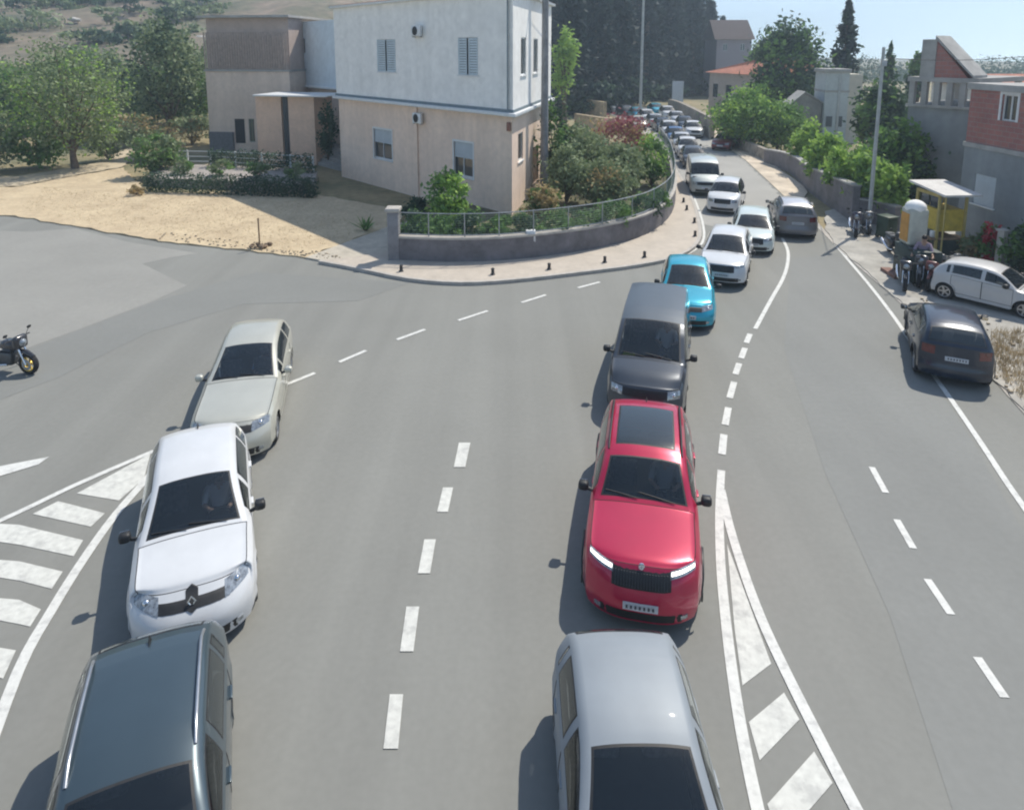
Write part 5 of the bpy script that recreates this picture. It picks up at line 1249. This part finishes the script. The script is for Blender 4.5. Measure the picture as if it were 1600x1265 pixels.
def person(label, loc, rz, J, rad, shirt, trousers, skin, hair):
    # one connected skeleton with a radius per joint, grown by a skin modifier; the clothes are zones of that one surface
    names = list(J); me = bpy.data.meshes.new('person'); E_ = [('pelvis', 'waist'), ('waist', 'chest'), ('chest', 'neck'), ('neck', 'head'), ('head', 'crown')]
    for s in 'lr': E_ += [('chest', 'shoulder' + s), ('shoulder' + s, 'elbow' + s), ('elbow' + s, 'wrist' + s), ('wrist' + s, 'palm' + s), ('pelvis', 'hip' + s), ('hip' + s, 'knee' + s), ('knee' + s, 'ankle' + s), ('ankle' + s, 'toe' + s)] + [('palm' + s, 'finger%d%s' % (k_, s)) for k_ in range(5)]
    for s in 'lr':
        pv_ = Vector(J['palm' + s]); d = (pv_ - Vector(J['wrist' + s])).normalized(); sd_ = d.cross(Vector((0, 0, 1))).normalized()
        for k_ in range(5):
            J['finger%d%s' % (k_, s)] = tuple(pv_ + d * (.09 - .012 * abs(k_ - 2)) + sd_ * (k_ - 2) * .02 + Vector((0, 0, -.03))) if k_ else tuple(pv_ + d * .03 + sd_ * (-.055)); rad['finger%d%s' % (k_, s)] = .009
    names = list(J); me.from_pydata([J[n_] for n_ in names], [(names.index(a), names.index(b)) for a, b in E_], [])
    tmp = bpy.data.objects.new('person', me); COL.objects.link(tmp)
    mdf = tmp.modifiers.new('skin', 'SKIN'); tmp.modifiers.new('sub', 'SUBSURF').levels = 2
    for i, n_ in enumerate(names): me.skin_vertices[0].data[i].radius = (rad.get(n_, .05),) * 2; me.skin_vertices[0].data[i].use_root = n_ == 'pelvis'
    dg = bpy.context.evaluated_depsgraph_get(); m2 = bpy.data.meshes.new_from_object(tmp.evaluated_get(dg)); bpy.data.objects.remove(tmp)
    for m in (skin, shirt, trousers, hair): m2.materials.append(m)
    segs = [(a, b) for a, b in E_]
    zone = lambda a, b: 1 if (a in ('chest', 'waist') and b != 'neck') or a.startswith('shoulder') or (a, b) == ('pelvis', 'waist') else 2 if a.startswith(('hip', 'knee', 'pelvis')) else 3 if a.startswith('ankle') else 0
    for f in m2.polygons:
        c = f.center; best = (9, 0)
        for a, b in segs:
            A_, B_ = Vector(J[a]), Vector(J[b]); t = clamp((c - A_).dot(B_ - A_) / max(1e-6, (B_ - A_).length_squared)); d = (c - A_.lerp(B_, t)).length
            if d < best[0]: best = (d, zone(a, b))
        f.material_index = best[1]; f.use_smooth = True
    o = bpy.data.objects.new('person', m2); COL.objects.link(o); o.location = loc; o.rotation_euler = (0, 0, rz); tag(o, label, 'person')
    h = Vector(J['head']); hm = MB(); hm.ball(h + Vector((-.025, 0, .05)), (.11, .095, .11), 0, 14); hm.build('hair', hair, o, 60)
    fm = MB(); fm.ball(h + Vector((.105, 0, -.01)), (.02, .014, .025), 0, 8)
    for y in (.09, -.09): fm.ball(h + Vector((-.01, y, 0)), (.025, .012, .03), 0, 8)
    fm.build('nose_and_ears', skin, o, 60)
    em = MB()
    for y in (.035, -.035): em.ball(h + Vector((.09, y, .025)), (.012, .014, .008), 0, 8)
    em.ball(h + Vector((.092, 0, -.055)), (.01, .028, .006), 0, 8); em.build('eyes_and_mouth', M_TRIM, o, 60)
    return o
mrx = at(1438, 440, .05); mrz = R(-125)
motorcycle(mrx, mrz, 'dark motorcycle with seated rider in front of the yellow stall', mat('bike_grey', (.1, .1, .11), .3, coat=.6), M_RIM, 1.08)
J = dict(pelvis=(-.25, 0, .98), waist=(-.2, 0, 1.13), chest=(-.12, 0, 1.36), neck=(-.07, 0, 1.54), head=(-.03, 0, 1.66), crown=(-.04, 0, 1.74))
RA = dict(pelvis=.15, waist=.14, chest=.16, neck=.06, head=.095, crown=.075)
for s, y in (('l', 1), ('r', -1)):
    J.update({'shoulder' + s: (-.1, .2 * y, 1.44), 'elbow' + s: (.08, .3 * y, 1.2), 'wrist' + s: (.36, .33 * y, 1.12), 'palm' + s: (.44, .33 * y, 1.11), 'hip' + s: (-.18, .12 * y, .95), 'knee' + s: (.22, .24 * y, .78), 'ankle' + s: (.05, .26 * y, .38), 'toe' + s: (.24, .27 * y, .32)})
    RA.update({'shoulder' + s: .075, 'elbow' + s: .05, 'wrist' + s: .033, 'palm' + s: .035, 'hip' + s: .11, 'knee' + s: .075, 'ankle' + s: .05, 'toe' + s: .04})
person('person in a mauve top sitting on the dark motorcycle by the yellow stall', mrx, mrz, J, RA, mat('mauve_cloth', (.33, .25, .31), .9, var=.1), mat('dark_jeans', (.06, .065, .085), .9, var=.12), mat('skin', (.45, .28, .2), .6, var=.05), mat('dark_hair', (.03, .022, .018), .6))
# yellow stall under a pale canopy
kp = at(1450, 402, .05); kr = math.atan2(rB.y - rA.y, rB.x - rA.x)
ks = empty('market_stall', kp, kr, 'yellow stall with two small windows under a pale slanting canopy', 'stall')
ks.scale = (.88,) * 3; Y_ = mat('yellow_paint', (.6, .44, .07), .55, var=.12, scale=2, scale2=6); G_ = mat('dark_green_paint', (.04, .065, .06), .6, var=.2, scale=3)
kx0 = -1.05; kw = 1.5
mb = MB(); mb.box((kx0, 0, 1.4), (kx0 + kw, 1.2, 2.45)); mb.build('yellow_panel', Y_, ks)
mb = MB(); mb.box((kx0 - .1, -.1, 0), (kx0, .0, 3.2)); mb.box((kx0 + kw, -.1, 0), (kx0 + kw + .1, 0, 3.2)); mb.box((kx0 - .1, 1.2, 0), (kx0, 1.3, 3.2)); mb.box((kx0 + kw, 1.2, 0), (kx0 + kw + .1, 1.3, 3.2)); mb.box((kx0, -.09, 3.05), (kx0 + kw, -.01, 3.2)); mb.build('frame', mat('yellow_frame', (.5, .4, .14), .6, var=.1), ks)
for i in range(2):
    a = kx0 + .06 + i * kw / 2; w = MB(); w.box((a, .02, 2.5), (a + kw / 2 - .12, .08, 3.0)); w.build('window', M_PANE, ks)
MB().rbox((kx0 - .1, -.35, 1.0), (kx0 + kw + .1, 1.1, 1.1), .02).build('counter', mat('old_wood', ()), ks)
MB().box((kx0, .3, .0), (kx0 + kw, 1.2, .98)).build('base', G_, ks)
rg7 = random.Random(3)
for i in range(5):
    x = kx0 + .15 + i * .3
    tag_o = MB().rbox((x - .1, -.2, 1.102), (x + .1, .1, 1.25 + rg7.random() * .25), .03).build('crate', (M_PVC, M_TRIM, Y_, M_IRON, M_PVC)[i], None, 40); tag_o.location = kp; tag_o.rotation_euler = (0, 0, kr); tag_o.scale = (.88,) * 3
    tag(tag_o, ('white crate first from the left on the stall counter', 'black crate second from the left on the stall counter', 'yellow crate in the middle of the stall counter', 'grey crate fourth from the left on the stall counter', 'white crate at the right end of the stall counter')[i], 'crate')
mb = MB(); mb.box((-1.5, -.3, 0), (1.15, 1.5, .1), 0, Matrix.Translation((0, 0, 3.3)) @ Matrix.Rotation(R(5), 4, 'Y')); mb.build('canopy', mat('pale_canopy', (.62, .6, .57), .8, var=.08, scale=2), ks)
for x in (1.1,): MB().tube([(x, -.2, 0), (x, -.2, 3.3 - x * .088)], .035, 8).build('canopy_post', mat('yellow_frame', ()), ks, 60)
MB().box((-1.4, 1.0, 1.9), (-.9, 1.1, 3.1)).build('blue_sheet', mat('blue_tarpaulin', (.17, .27, .5), .7, var=.12), ks)
cp = at(1420, 430, .05)
oc = empty('orange_cabinet', cp, kr - .1, 'orange cabinet with white domed top on a dark green base by the road', 'cabinet')
MB().rbox((-.5, -.4, 0), (1.05, .6, 1.25), .05).build('base', G_, oc, 40)
MB().rbox((-.42, -.3, 1.252), (.3, .4, 2.7), .1, 0, None, 3).build('body', mat('cabinet_frame', (.5, .5, .43), .5, var=.08), oc, 40)
MB().rbox((-.33, -.33, 1.4), (.22, -.29, 2.5), .015).build('orange_panel', mat('orange_paint', (.6, .3, .07), .6, var=.1, scale=2, scale2=6), oc)
mb = MB(); mb.ball((-.06, .05, 2.7), (.38, .38, .3), 0, 16); mb.build('domed_top', M_WHITEW, oc, 60)
mb = MB(); mb.box((-.6, -.8, 0), (.5, -.42, .12)); mb.build('step', mat('red_brown_step', (.26, .15, .12), .9, var=.15), oc)
pk = empty('plank_stack', at(1508, 404, .05), kr, 'stack of pale orange planks behind the white old car', 'planks')
mb = MB()
for i in range(6): mb.box((-.9, -.12 + .02 * (i % 2), .55 + i * .045), (.7, .14, .59 + i * .045))
mb.build('planks', mat('orange_wood', (.55, .36, .2), .85, var=.15, scale=4), pk); mb = MB(); mb.box((-.6, -.1, 0), (-.45, .1, .548)); mb.box((.3, -.1, 0), (.45, .1, .548)); mb.build('trestle', mat('old_wood', ()), pk)
gp_ = empty('gate_post', at(1560, 425, .05), .3, 'square pale concrete post behind the hood of the white old car', 'post')
MB().rbox((-.13, -.13, -.1), (.13, .13, 1.65), .02).build('shaft', M_KERB, gp_); MB().rbox((-.17, -.17, 1.652), (.17, .17, 1.75), .02).build('cap', M_KERB, gp_)

motorcycle(at(1398, 400, .05), R(-100), 'black scooter between the thin pole and the orange cabinet', mat('scooter_black', (.025, .025, .03), .3, coat=.6), M_RIMD, 1.05, True)
motorcycle(at(1476, 436, .05), R(-150), 'grey motorcycle parked right of the rider against the white old car', mat('bike_steel', (.14, .15, .16), .3, coat=.6), M_RIM, 1.0)
wb_ = empty('wheelie_bin', at(1384, 372, .05), .3, 'dark green wheeled bin behind the black scooter', 'bin')
MB().rbox((-.3, -.33, .08), (.3, .33, 1.0), .05).build('bin_body', mat('bin_green', (.03, .06, .04), .5, var=.15), wb_, 40); MB().rbox((-.33, -.38, 1.002), (.33, .36, 1.09), .03).build('lid', mat('bin_green', ()), wb_, 40)
for x in (-.22, .22): MB().lathe([(.0001, -.03), (.1, -.03), (.1, .03), (.0001, .03)], 14, 0, Matrix.Translation((x, .3, .1)) @ Matrix.Rotation(pi / 2, 4, 'Y')).build('wheel', M_TYRE, wb_)

motorcycle(at(1412, 446, .05), R(-118), 'black motorcycle left of the rider in front of the orange cabinet', mat('bike_black', ()), M_RIMD, 1.0)
motorcycle(at(1458, 448, .05), R(-135), 'red brown motorcycle between the rider and the grey motorcycle', mat('bike_maroon', (.2, .06, .05), .3, coat=.6), M_RIM, 1.0)
motorcycle(at(1352, 362, .05), R(-105), 'grey scooter right behind the dark scooter at the foot of the thin pole', mat('scooter_grey', (.16, .165, .18), .35, coat=.6), M_RIMD, 1.0, True)
for (x, y, t, w, lb) in [(285, 272, 246, 16, 'small leafy shrub at the left end on the terrace'), (345, 274, 250, 18, 'leafy shrub second from the left on the terrace'), (405, 277, 252, 18, 'leafy shrub in the middle right of the terrace'), (462, 281, 254, 18, 'leafy shrub at the right end of the terrace')]:
    grow('terrace_shrub', lb, 'shrub', x, y, t, w, h0=.5, m=L_OLIVE, n=500, size=.16, m2=L_GREEN, mix=.4)
# ------------------------------------------------------------------ the cars
def put(c, L, hood_len, ws_len, header, heading):     # header: point of the roof edge above the windscreen; heading in degrees
    d = Vector((cos(R(heading)), sin(R(heading)), 0)); x = L / 2 - hood_len - ws_len
    c.location = (header.x - d.x * x, header.y - d.y * x, 0); c.rotation_euler = (0, 0, R(heading))
    return c
P_WHITE = paint('white', (.63, .64, .65)); P_PALE = paint('pale_silver_green', (.54, .53, .455), .3, .34)
P_RED = paint('red', (.45, .01, .055), .25, .3); P_VAN = paint('dark_slate', (.05, .06, .075), .3, .3); P_TURQ = paint('turquoise', (.012, .36, .5), .3, .3)
P_SILV = paint('silver_blue', (.25, .28, .31), .1, .55, .12); P_DARK = paint('dark_blue_grey', (.05, .077, .096), .3, .33); P_GREY = paint('grey', (.17, .17, .185), .4, .33)
P_NAVY = paint('navy', (.012, .022, .042), .2, .28); P_BLACK = paint('black', (.02, .022, .025), .2, .3); P_GRGREEN = paint('grey_green', (.42, .46, .45), .2, .4); P_BLUE = paint('blue', (.05, .14, .32), .3, .3); P_SILVER = paint('silver', (.5, .51, .52), .5, .33); P_MAROON = paint('maroon', (.2, .03, .035), .3, .3)
HI_VIS = mat('hi_vis_cloth', (.6, .72, .06), .8); PAPER = mat('paper', (.75, .76, .74), .8, var=.05); PEACH = mat('peach_strip', (.75, .45, .34), .8)

c = car('dark blue grey estate car with pale roof rails at bottom left', 4.3, 1.8, 1.5, P_DARK, hood_len=1.1, ws_len=.85, hood_h=1.0, rear_run=.55, tail_h=1.02, rails=M_RIM, antenna=True, roofw=.58, group='cars in the left lane', spokes=10, badge=None, seat=M_SEAT, roof_paint=None)
put(c, 4.3, 1.1, .85, at(203, 1203, 1.46), -68)
CARS = {'estate': c}
c = car('white hatchback with large diamond badge, second in the left lane', 4.68, 1.81, 1.46, P_WHITE, slant=.42, hood_len=1.5, ws_len=.98, hood_h=1.02, nose_h=.86, base=.17, rear_run=.45, tail_h=1.02, badge='diamond', grille='slim', group='cars in the left lane', corner=.42, spokes=10, antenna=True)
put(c, 4.68, 1.5, .98, at(304, 738, 1.42), -67); CARS['white'] = c
c = car('pale silver green hatchback turning into the left lane', 5.4, 1.8, 1.47, P_PALE, slant=.32, hood_len=2.05, ws_len=1.15, hood_h=1.02, nose_h=.86, base=.17, rear_run=.5, tail_h=1.0, mirror_m=P_PALE, group='cars in the left lane', corner=.34, lower_dark=True)
put(c, 5.4, 2.05, 1.15, at(389, 534, 1.42), -77); CARS['pale'] = c
c = car('silver blue hatchback at bottom centre with its roof nearest the camera', 3.6, 1.72, 1.48, P_SILV, hood_len=.95, ws_len=.85, hood_h=1.0, rear_run=.4, tail_h=1.05, group='cars in the middle lane', seat=M_SEATL, dash=[('phone_holder', PAPER, .12, .1, (.05, .04, .14)), ('peach_strip', PEACH, -.48, .02, (.12, .34, .04)), ('sun_sticker', PAPER, .4, .06, (.05, .05, .03))])  # the peach strip is a low block on the dash
put(c, 3.6, .95, .85, at(1001, 1151, 1.44), -90); CARS['silver'] = c
c = car('red SUV with glass sunroof and lit headlamps in the middle lane', 4.78, 1.88, 1.66, P_RED, slant=.25, hood_len=1.58, ws_len=.66, hood_h=1.12, nose_h=1.0, rear_run=.5, tail_h=1.12, belt=1.02, roofw=.6, wr=.36, base=.2, grille='big', lights='slim', lights_on=True, rails=M_TRIM, sunroof=True, cladding=True, antenna=True, badge='round', corner=.36, group='cars in the middle lane', fov=.92, spokes=5)
put(c, 4.78, 1.58, .66, at(1008, 706, 1.62), -102); CARS['red'] = c
c = car('dark slate passenger van behind the red SUV with a yellow vest on its dash', 5.4, 1.92, 1.95, P_VAN, hood_len=1.1, ws_len=1.05, hood_h=1.2, nose_h=.92, rear_run=.18, tail_h=1.2, belt=1.14, roofw=.68, wr=.34, base=.24, grille='van', lights='tall', van=True, group='cars in the middle lane', corner=.3, fov=.92, roof_paint=paint('slate_roof', (.065, .09, .12), .1, .55, .15), dash=[('folded_vest', HI_VIS, -.5, 0, (.16, .3, .06)), ('papers', PAPER, .42, .02, (.2, .26, .02))], name='passenger_van', cat='van')
put(c, 5.4, 1.1, 1.05, at(1020, 493, 1.9), -106); CARS['van'] = c
c = car('turquoise blue hatchback behind the dark slate van', 4.3, 1.78, 1.52, P_TURQ, slant=.28, nose_h=.82, hood_h=1.02, hood_len=1.45, ws_len=.95, rear_run=.55, group='cars in the middle lane')
put(c, 4.3, 1.45, .95, at(1075, 412, 1.48), -104)
c = car('white SUV with black lower grille behind the turquoise hatchback', 4.5, 1.82, 1.6, P_WHITE, hood_len=1.3, ws_len=.95, hood_h=1.06, nose_h=.9, belt=1.0, tail_h=1.1, rear_run=.5, wr=.34, base=.24, grille='big', cladding=True, group='cars in the middle lane', lights='slim')
put(c, 4.5, 1.3, .95, at(1137, 364, 1.56), -112)
c = car('white estate car swinging out beside the white SUV in the queue', 4.4, 1.8, 1.48, paint('cool_white', (.58, .65, .63)), hood_len=1.08, ws_len=.85, rear_run=.5, group='cars in the middle lane', grille='big', nose_h=.78)
park(c, at(1176, 382, .5), at(1176, 326, .5), 4.4)
c = car('white city SUV with round headlamps halfway up the queue', 4.2, 1.78, 1.62, P_WHITE, lod=1, hood_len=1.0, ws_len=.75, hood_h=1.06, nose_h=.88, belt=1.0, tail_h=1.1, rear_run=.4, wr=.34, grille='big', lights='round', group='cars in the queue up the hill')
park(c, at(1128, 322, .5), at(1150, 284, .5), 4.2)
# grey box van
bv = car('pale grey green van with teal windscreen in the queue', 5.0, 1.85, 2.1, P_GRGREEN, lod=1, hood_len=.75, ws_len=.7, hood_h=1.25, nose_h=.95, rear_run=.1, tail_h=1.4, belt=1.2, roofw=.72, wr=.35, base=.28, grille='van', lights='tall', van=True, group='cars in the queue up the hill', name='delivery_van', cat='van', fov=.95)
park(bv, at(1103, 296, .5), at(1085, 258, .5), 5.0)
def along(px, step, start=0.0):
    p = gline(px, 0, 6); out = []; need = start
    for a, b in zip(p, p[1:]):
        l = (b - a).length
        while need <= l: out.append((a.lerp(b, need / l), (a - b).normalized())); need += step
        need -= l
    return out
ORD = ['first', 'second', 'third', 'fourth', 'fifth', 'sixth', 'seventh', 'eighth', 'ninth', 'tenth', 'eleventh', 'twelfth', 'thirteenth', 'fourteenth', 'fifteenth', 'sixteenth', 'seventeenth', 'eighteenth']
HUES = [('black', P_BLACK), ('white', P_WHITE), ('silver', P_SILVER), ('blue', P_BLUE), ('white', P_WHITE), ('navy', P_NAVY), ('silver', P_SILVER), ('white', P_WHITE), ('teal', P_TURQ), ('black', P_BLACK), ('white', P_WHITE), ('grey', P_GREY), ('silver', P_SILVER), ('white', P_WHITE), ('maroon', P_MAROON), ('blue', P_BLUE)]
def row(px, step, fmt, nm, grp, off, most):
    for i, (p, d) in enumerate(along(px, step)[:most]):
        hue, m = HUES[(i + off) % len(HUES)]; suv = (i + off) % 3 == 1
        c = car(fmt % (hue, 'SUV' if suv else 'car', ORD[i]), 4.1, 1.78, 1.62 if suv else 1.48, m, lod=1, name=nm, group=grp, hood_h=1.05 if suv else .98, nose_h=.86 if suv else .74, belt=.98 if suv else .92, tail_h=1.1 if suv else 1.0, grille='big' if suv else 'bar')
        c.location = p; c.rotation_euler = (0, 0, math.atan2(d.y, d.x))
row([(1082, 258), (1066, 234), (1049, 216), (1034, 204), (1019, 195), (1003, 188), (988, 183), (972, 179), (955, 175)], 4.55, '%s %s, %s behind the grey green van in the queue up the hill', 'queued_car', 'cars in the queue up the hill', 0, 16)
row([(1082, 213), (1067, 200), (1053, 190), (1039, 183), (1026, 178), (1013, 174)], 6.4, '%s %s, %s from below in the right hand row of the hill road', 'distant_car', 'cars on the right of the hill road', 4, 9)
c = car('red car parked in the shade below the round green tree', 4.0, 1.7, 1.45, P_MAROON, lod=1, name='parked_car'); park(c, at(1124, 236, .03), at(1138, 228, .03), 4.0)
c = car('white car parked beside the sandy stone wall behind the oleander', 4.1, 1.72, 1.46, P_PALE, lod=1, name='parked_car'); park(c, at(1000, 204), at(994, 198), 4.1)
# right hand side
c = car('grey SUV with pale roof driving away up the right lane', 4.5, 1.86, 1.65, P_GREY, hood_len=1.15, ws_len=.85, hood_h=1.08, nose_h=.92, belt=1.03, tail_h=1.12, rear_run=.55, wr=.36, base=.24, cladding=True, rails=M_TRIM, roof_paint=paint('pale_roof', (.5, .5, .53), .3, .35), name='car')
park(c, at(1222, 318, .4), at(1245, 356, .4), 4.5)
p_ = at(1245, 362, .4); d_ = (at(1222, 318, .4) - p_).normalized(); c.location = (p_.x + d_.x * 2.25, p_.y + d_.y * 2.25, 0)
c = car('dark navy SUV parked on the right edge line, seen from behind', 4.2, 1.8, 1.6, P_NAVY, hood_len=1.1, ws_len=.8, hood_h=1.05, nose_h=.88, belt=1.0, tail_h=1.1, rear_run=.5, wr=.35, base=.24, cladding=True, spokes=5)
p_ = at(1493, 585, .4); d_ = (at(1463, 500, .4) - p_).normalized(); c.location = (p_.x + d_.x * 2.1, p_.y + d_.y * 2.1, 0); c.rotation_euler = (0, 0, math.atan2(d_.y, d_.x))
c = car('old boxy white hatchback parked side on along the apron', 3.75, 1.6, 1.42, paint('old_white', (.5, .5, .5), 0, .45), hood_len=1.15, ws_len=.55, hood_h=.92, nose_h=.78, belt=.9, tail_h=.95, rear_run=.42, wr=.28, base=.22, corner=.16, roofw=.58, grille='big', lights='round', taper=.03)
a_, b_ = at(1506, 464, .05), at(1605, 488, .05); d_ = (b_ - a_).normalized(); m_ = (a_ + b_) / 2; c.location = (m_.x, m_.y, .05); c.rotation_euler = (0, 0, math.atan2(d_.y, d_.x))

DRV = dict(pelvis=(0, 0, .6), waist=(-.05, 0, .74), chest=(-.13, 0, .98), neck=(-.16, 0, 1.14), head=(-.14, 0, 1.25), crown=(-.15, 0, 1.32))
for s_, y in (('l', 1), ('r', -1)):
    DRV.update({'shoulder' + s_: (-.13, .19 * y, 1.05), 'elbow' + s_: (.08, .26 * y, .86), 'wrist' + s_: (.31, .17 * y, .92), 'palm' + s_: (.38, .15 * y, .95), 'hip' + s_: (.03, .1 * y, .58), 'knee' + s_: (.42, .14 * y, .64), 'ankle' + s_: (.7, .13 * y, .36), 'toe' + s_: (.86, .13 * y, .32)})
DRAD = dict(RA); DRAD.update(pelvis=.13, waist=.13, chest=.15)
def driver(c, x, dz, label, shirt):
    bpy.context.view_layer.update()
    p = c.matrix_world @ Vector((x, .37, dz)); pp = person(label, p, c.rotation_euler.z, dict(DRV), dict(DRAD), shirt, mat('dark_jeans', ()), mat('skin', ()), mat('dark_hair', ()))
driver(CARS['white'], -.2, -.1, 'driver in a white shirt at the wheel of the white badge hatchback', mat('white_shirt', (.7, .7, .7), .9, var=.05))
driver(CARS['red'], -.05, .14, 'driver in a grey shirt at the wheel of the red SUV', mat('grey_shirt', (.4, .42, .42), .9, var=.05))
driver(CARS['pale'], -.3, -.1, 'driver in a light blue shirt in the pale silver green hatchback', mat('blue_shirt', (.35, .45, .6), .9, var=.05))
driver(CARS['van'], .3, .3, 'driver in a pale shirt at the wheel of the dark slate van', mat('white_shirt', ()))
# ------------------------------------------------------------------ summer haze: far things fade a little
hz = MB().box((-450, -80, -6), (450, 1040, 62)).build('haze', mat('haze', (1, 1, 1))); tag(hz, kind='stuff')
hm = MATS['haze']; ht = hm.node_tree
for n_ in list(ht.nodes):
    if n_.type != 'OUTPUT_MATERIAL': ht.nodes.remove(n_)
pv_n = ht.nodes.new('ShaderNodeVolumePrincipled'); pv_n.inputs['Color'].default_value = (.7, .86, 1, 1); pv_n.inputs['Density'].default_value = .0012; pv_n.inputs['Anisotropy'].default_value = .3
ht.links.new(pv_n.outputs[0], ht.nodes['Material Output'].inputs['Volume'])
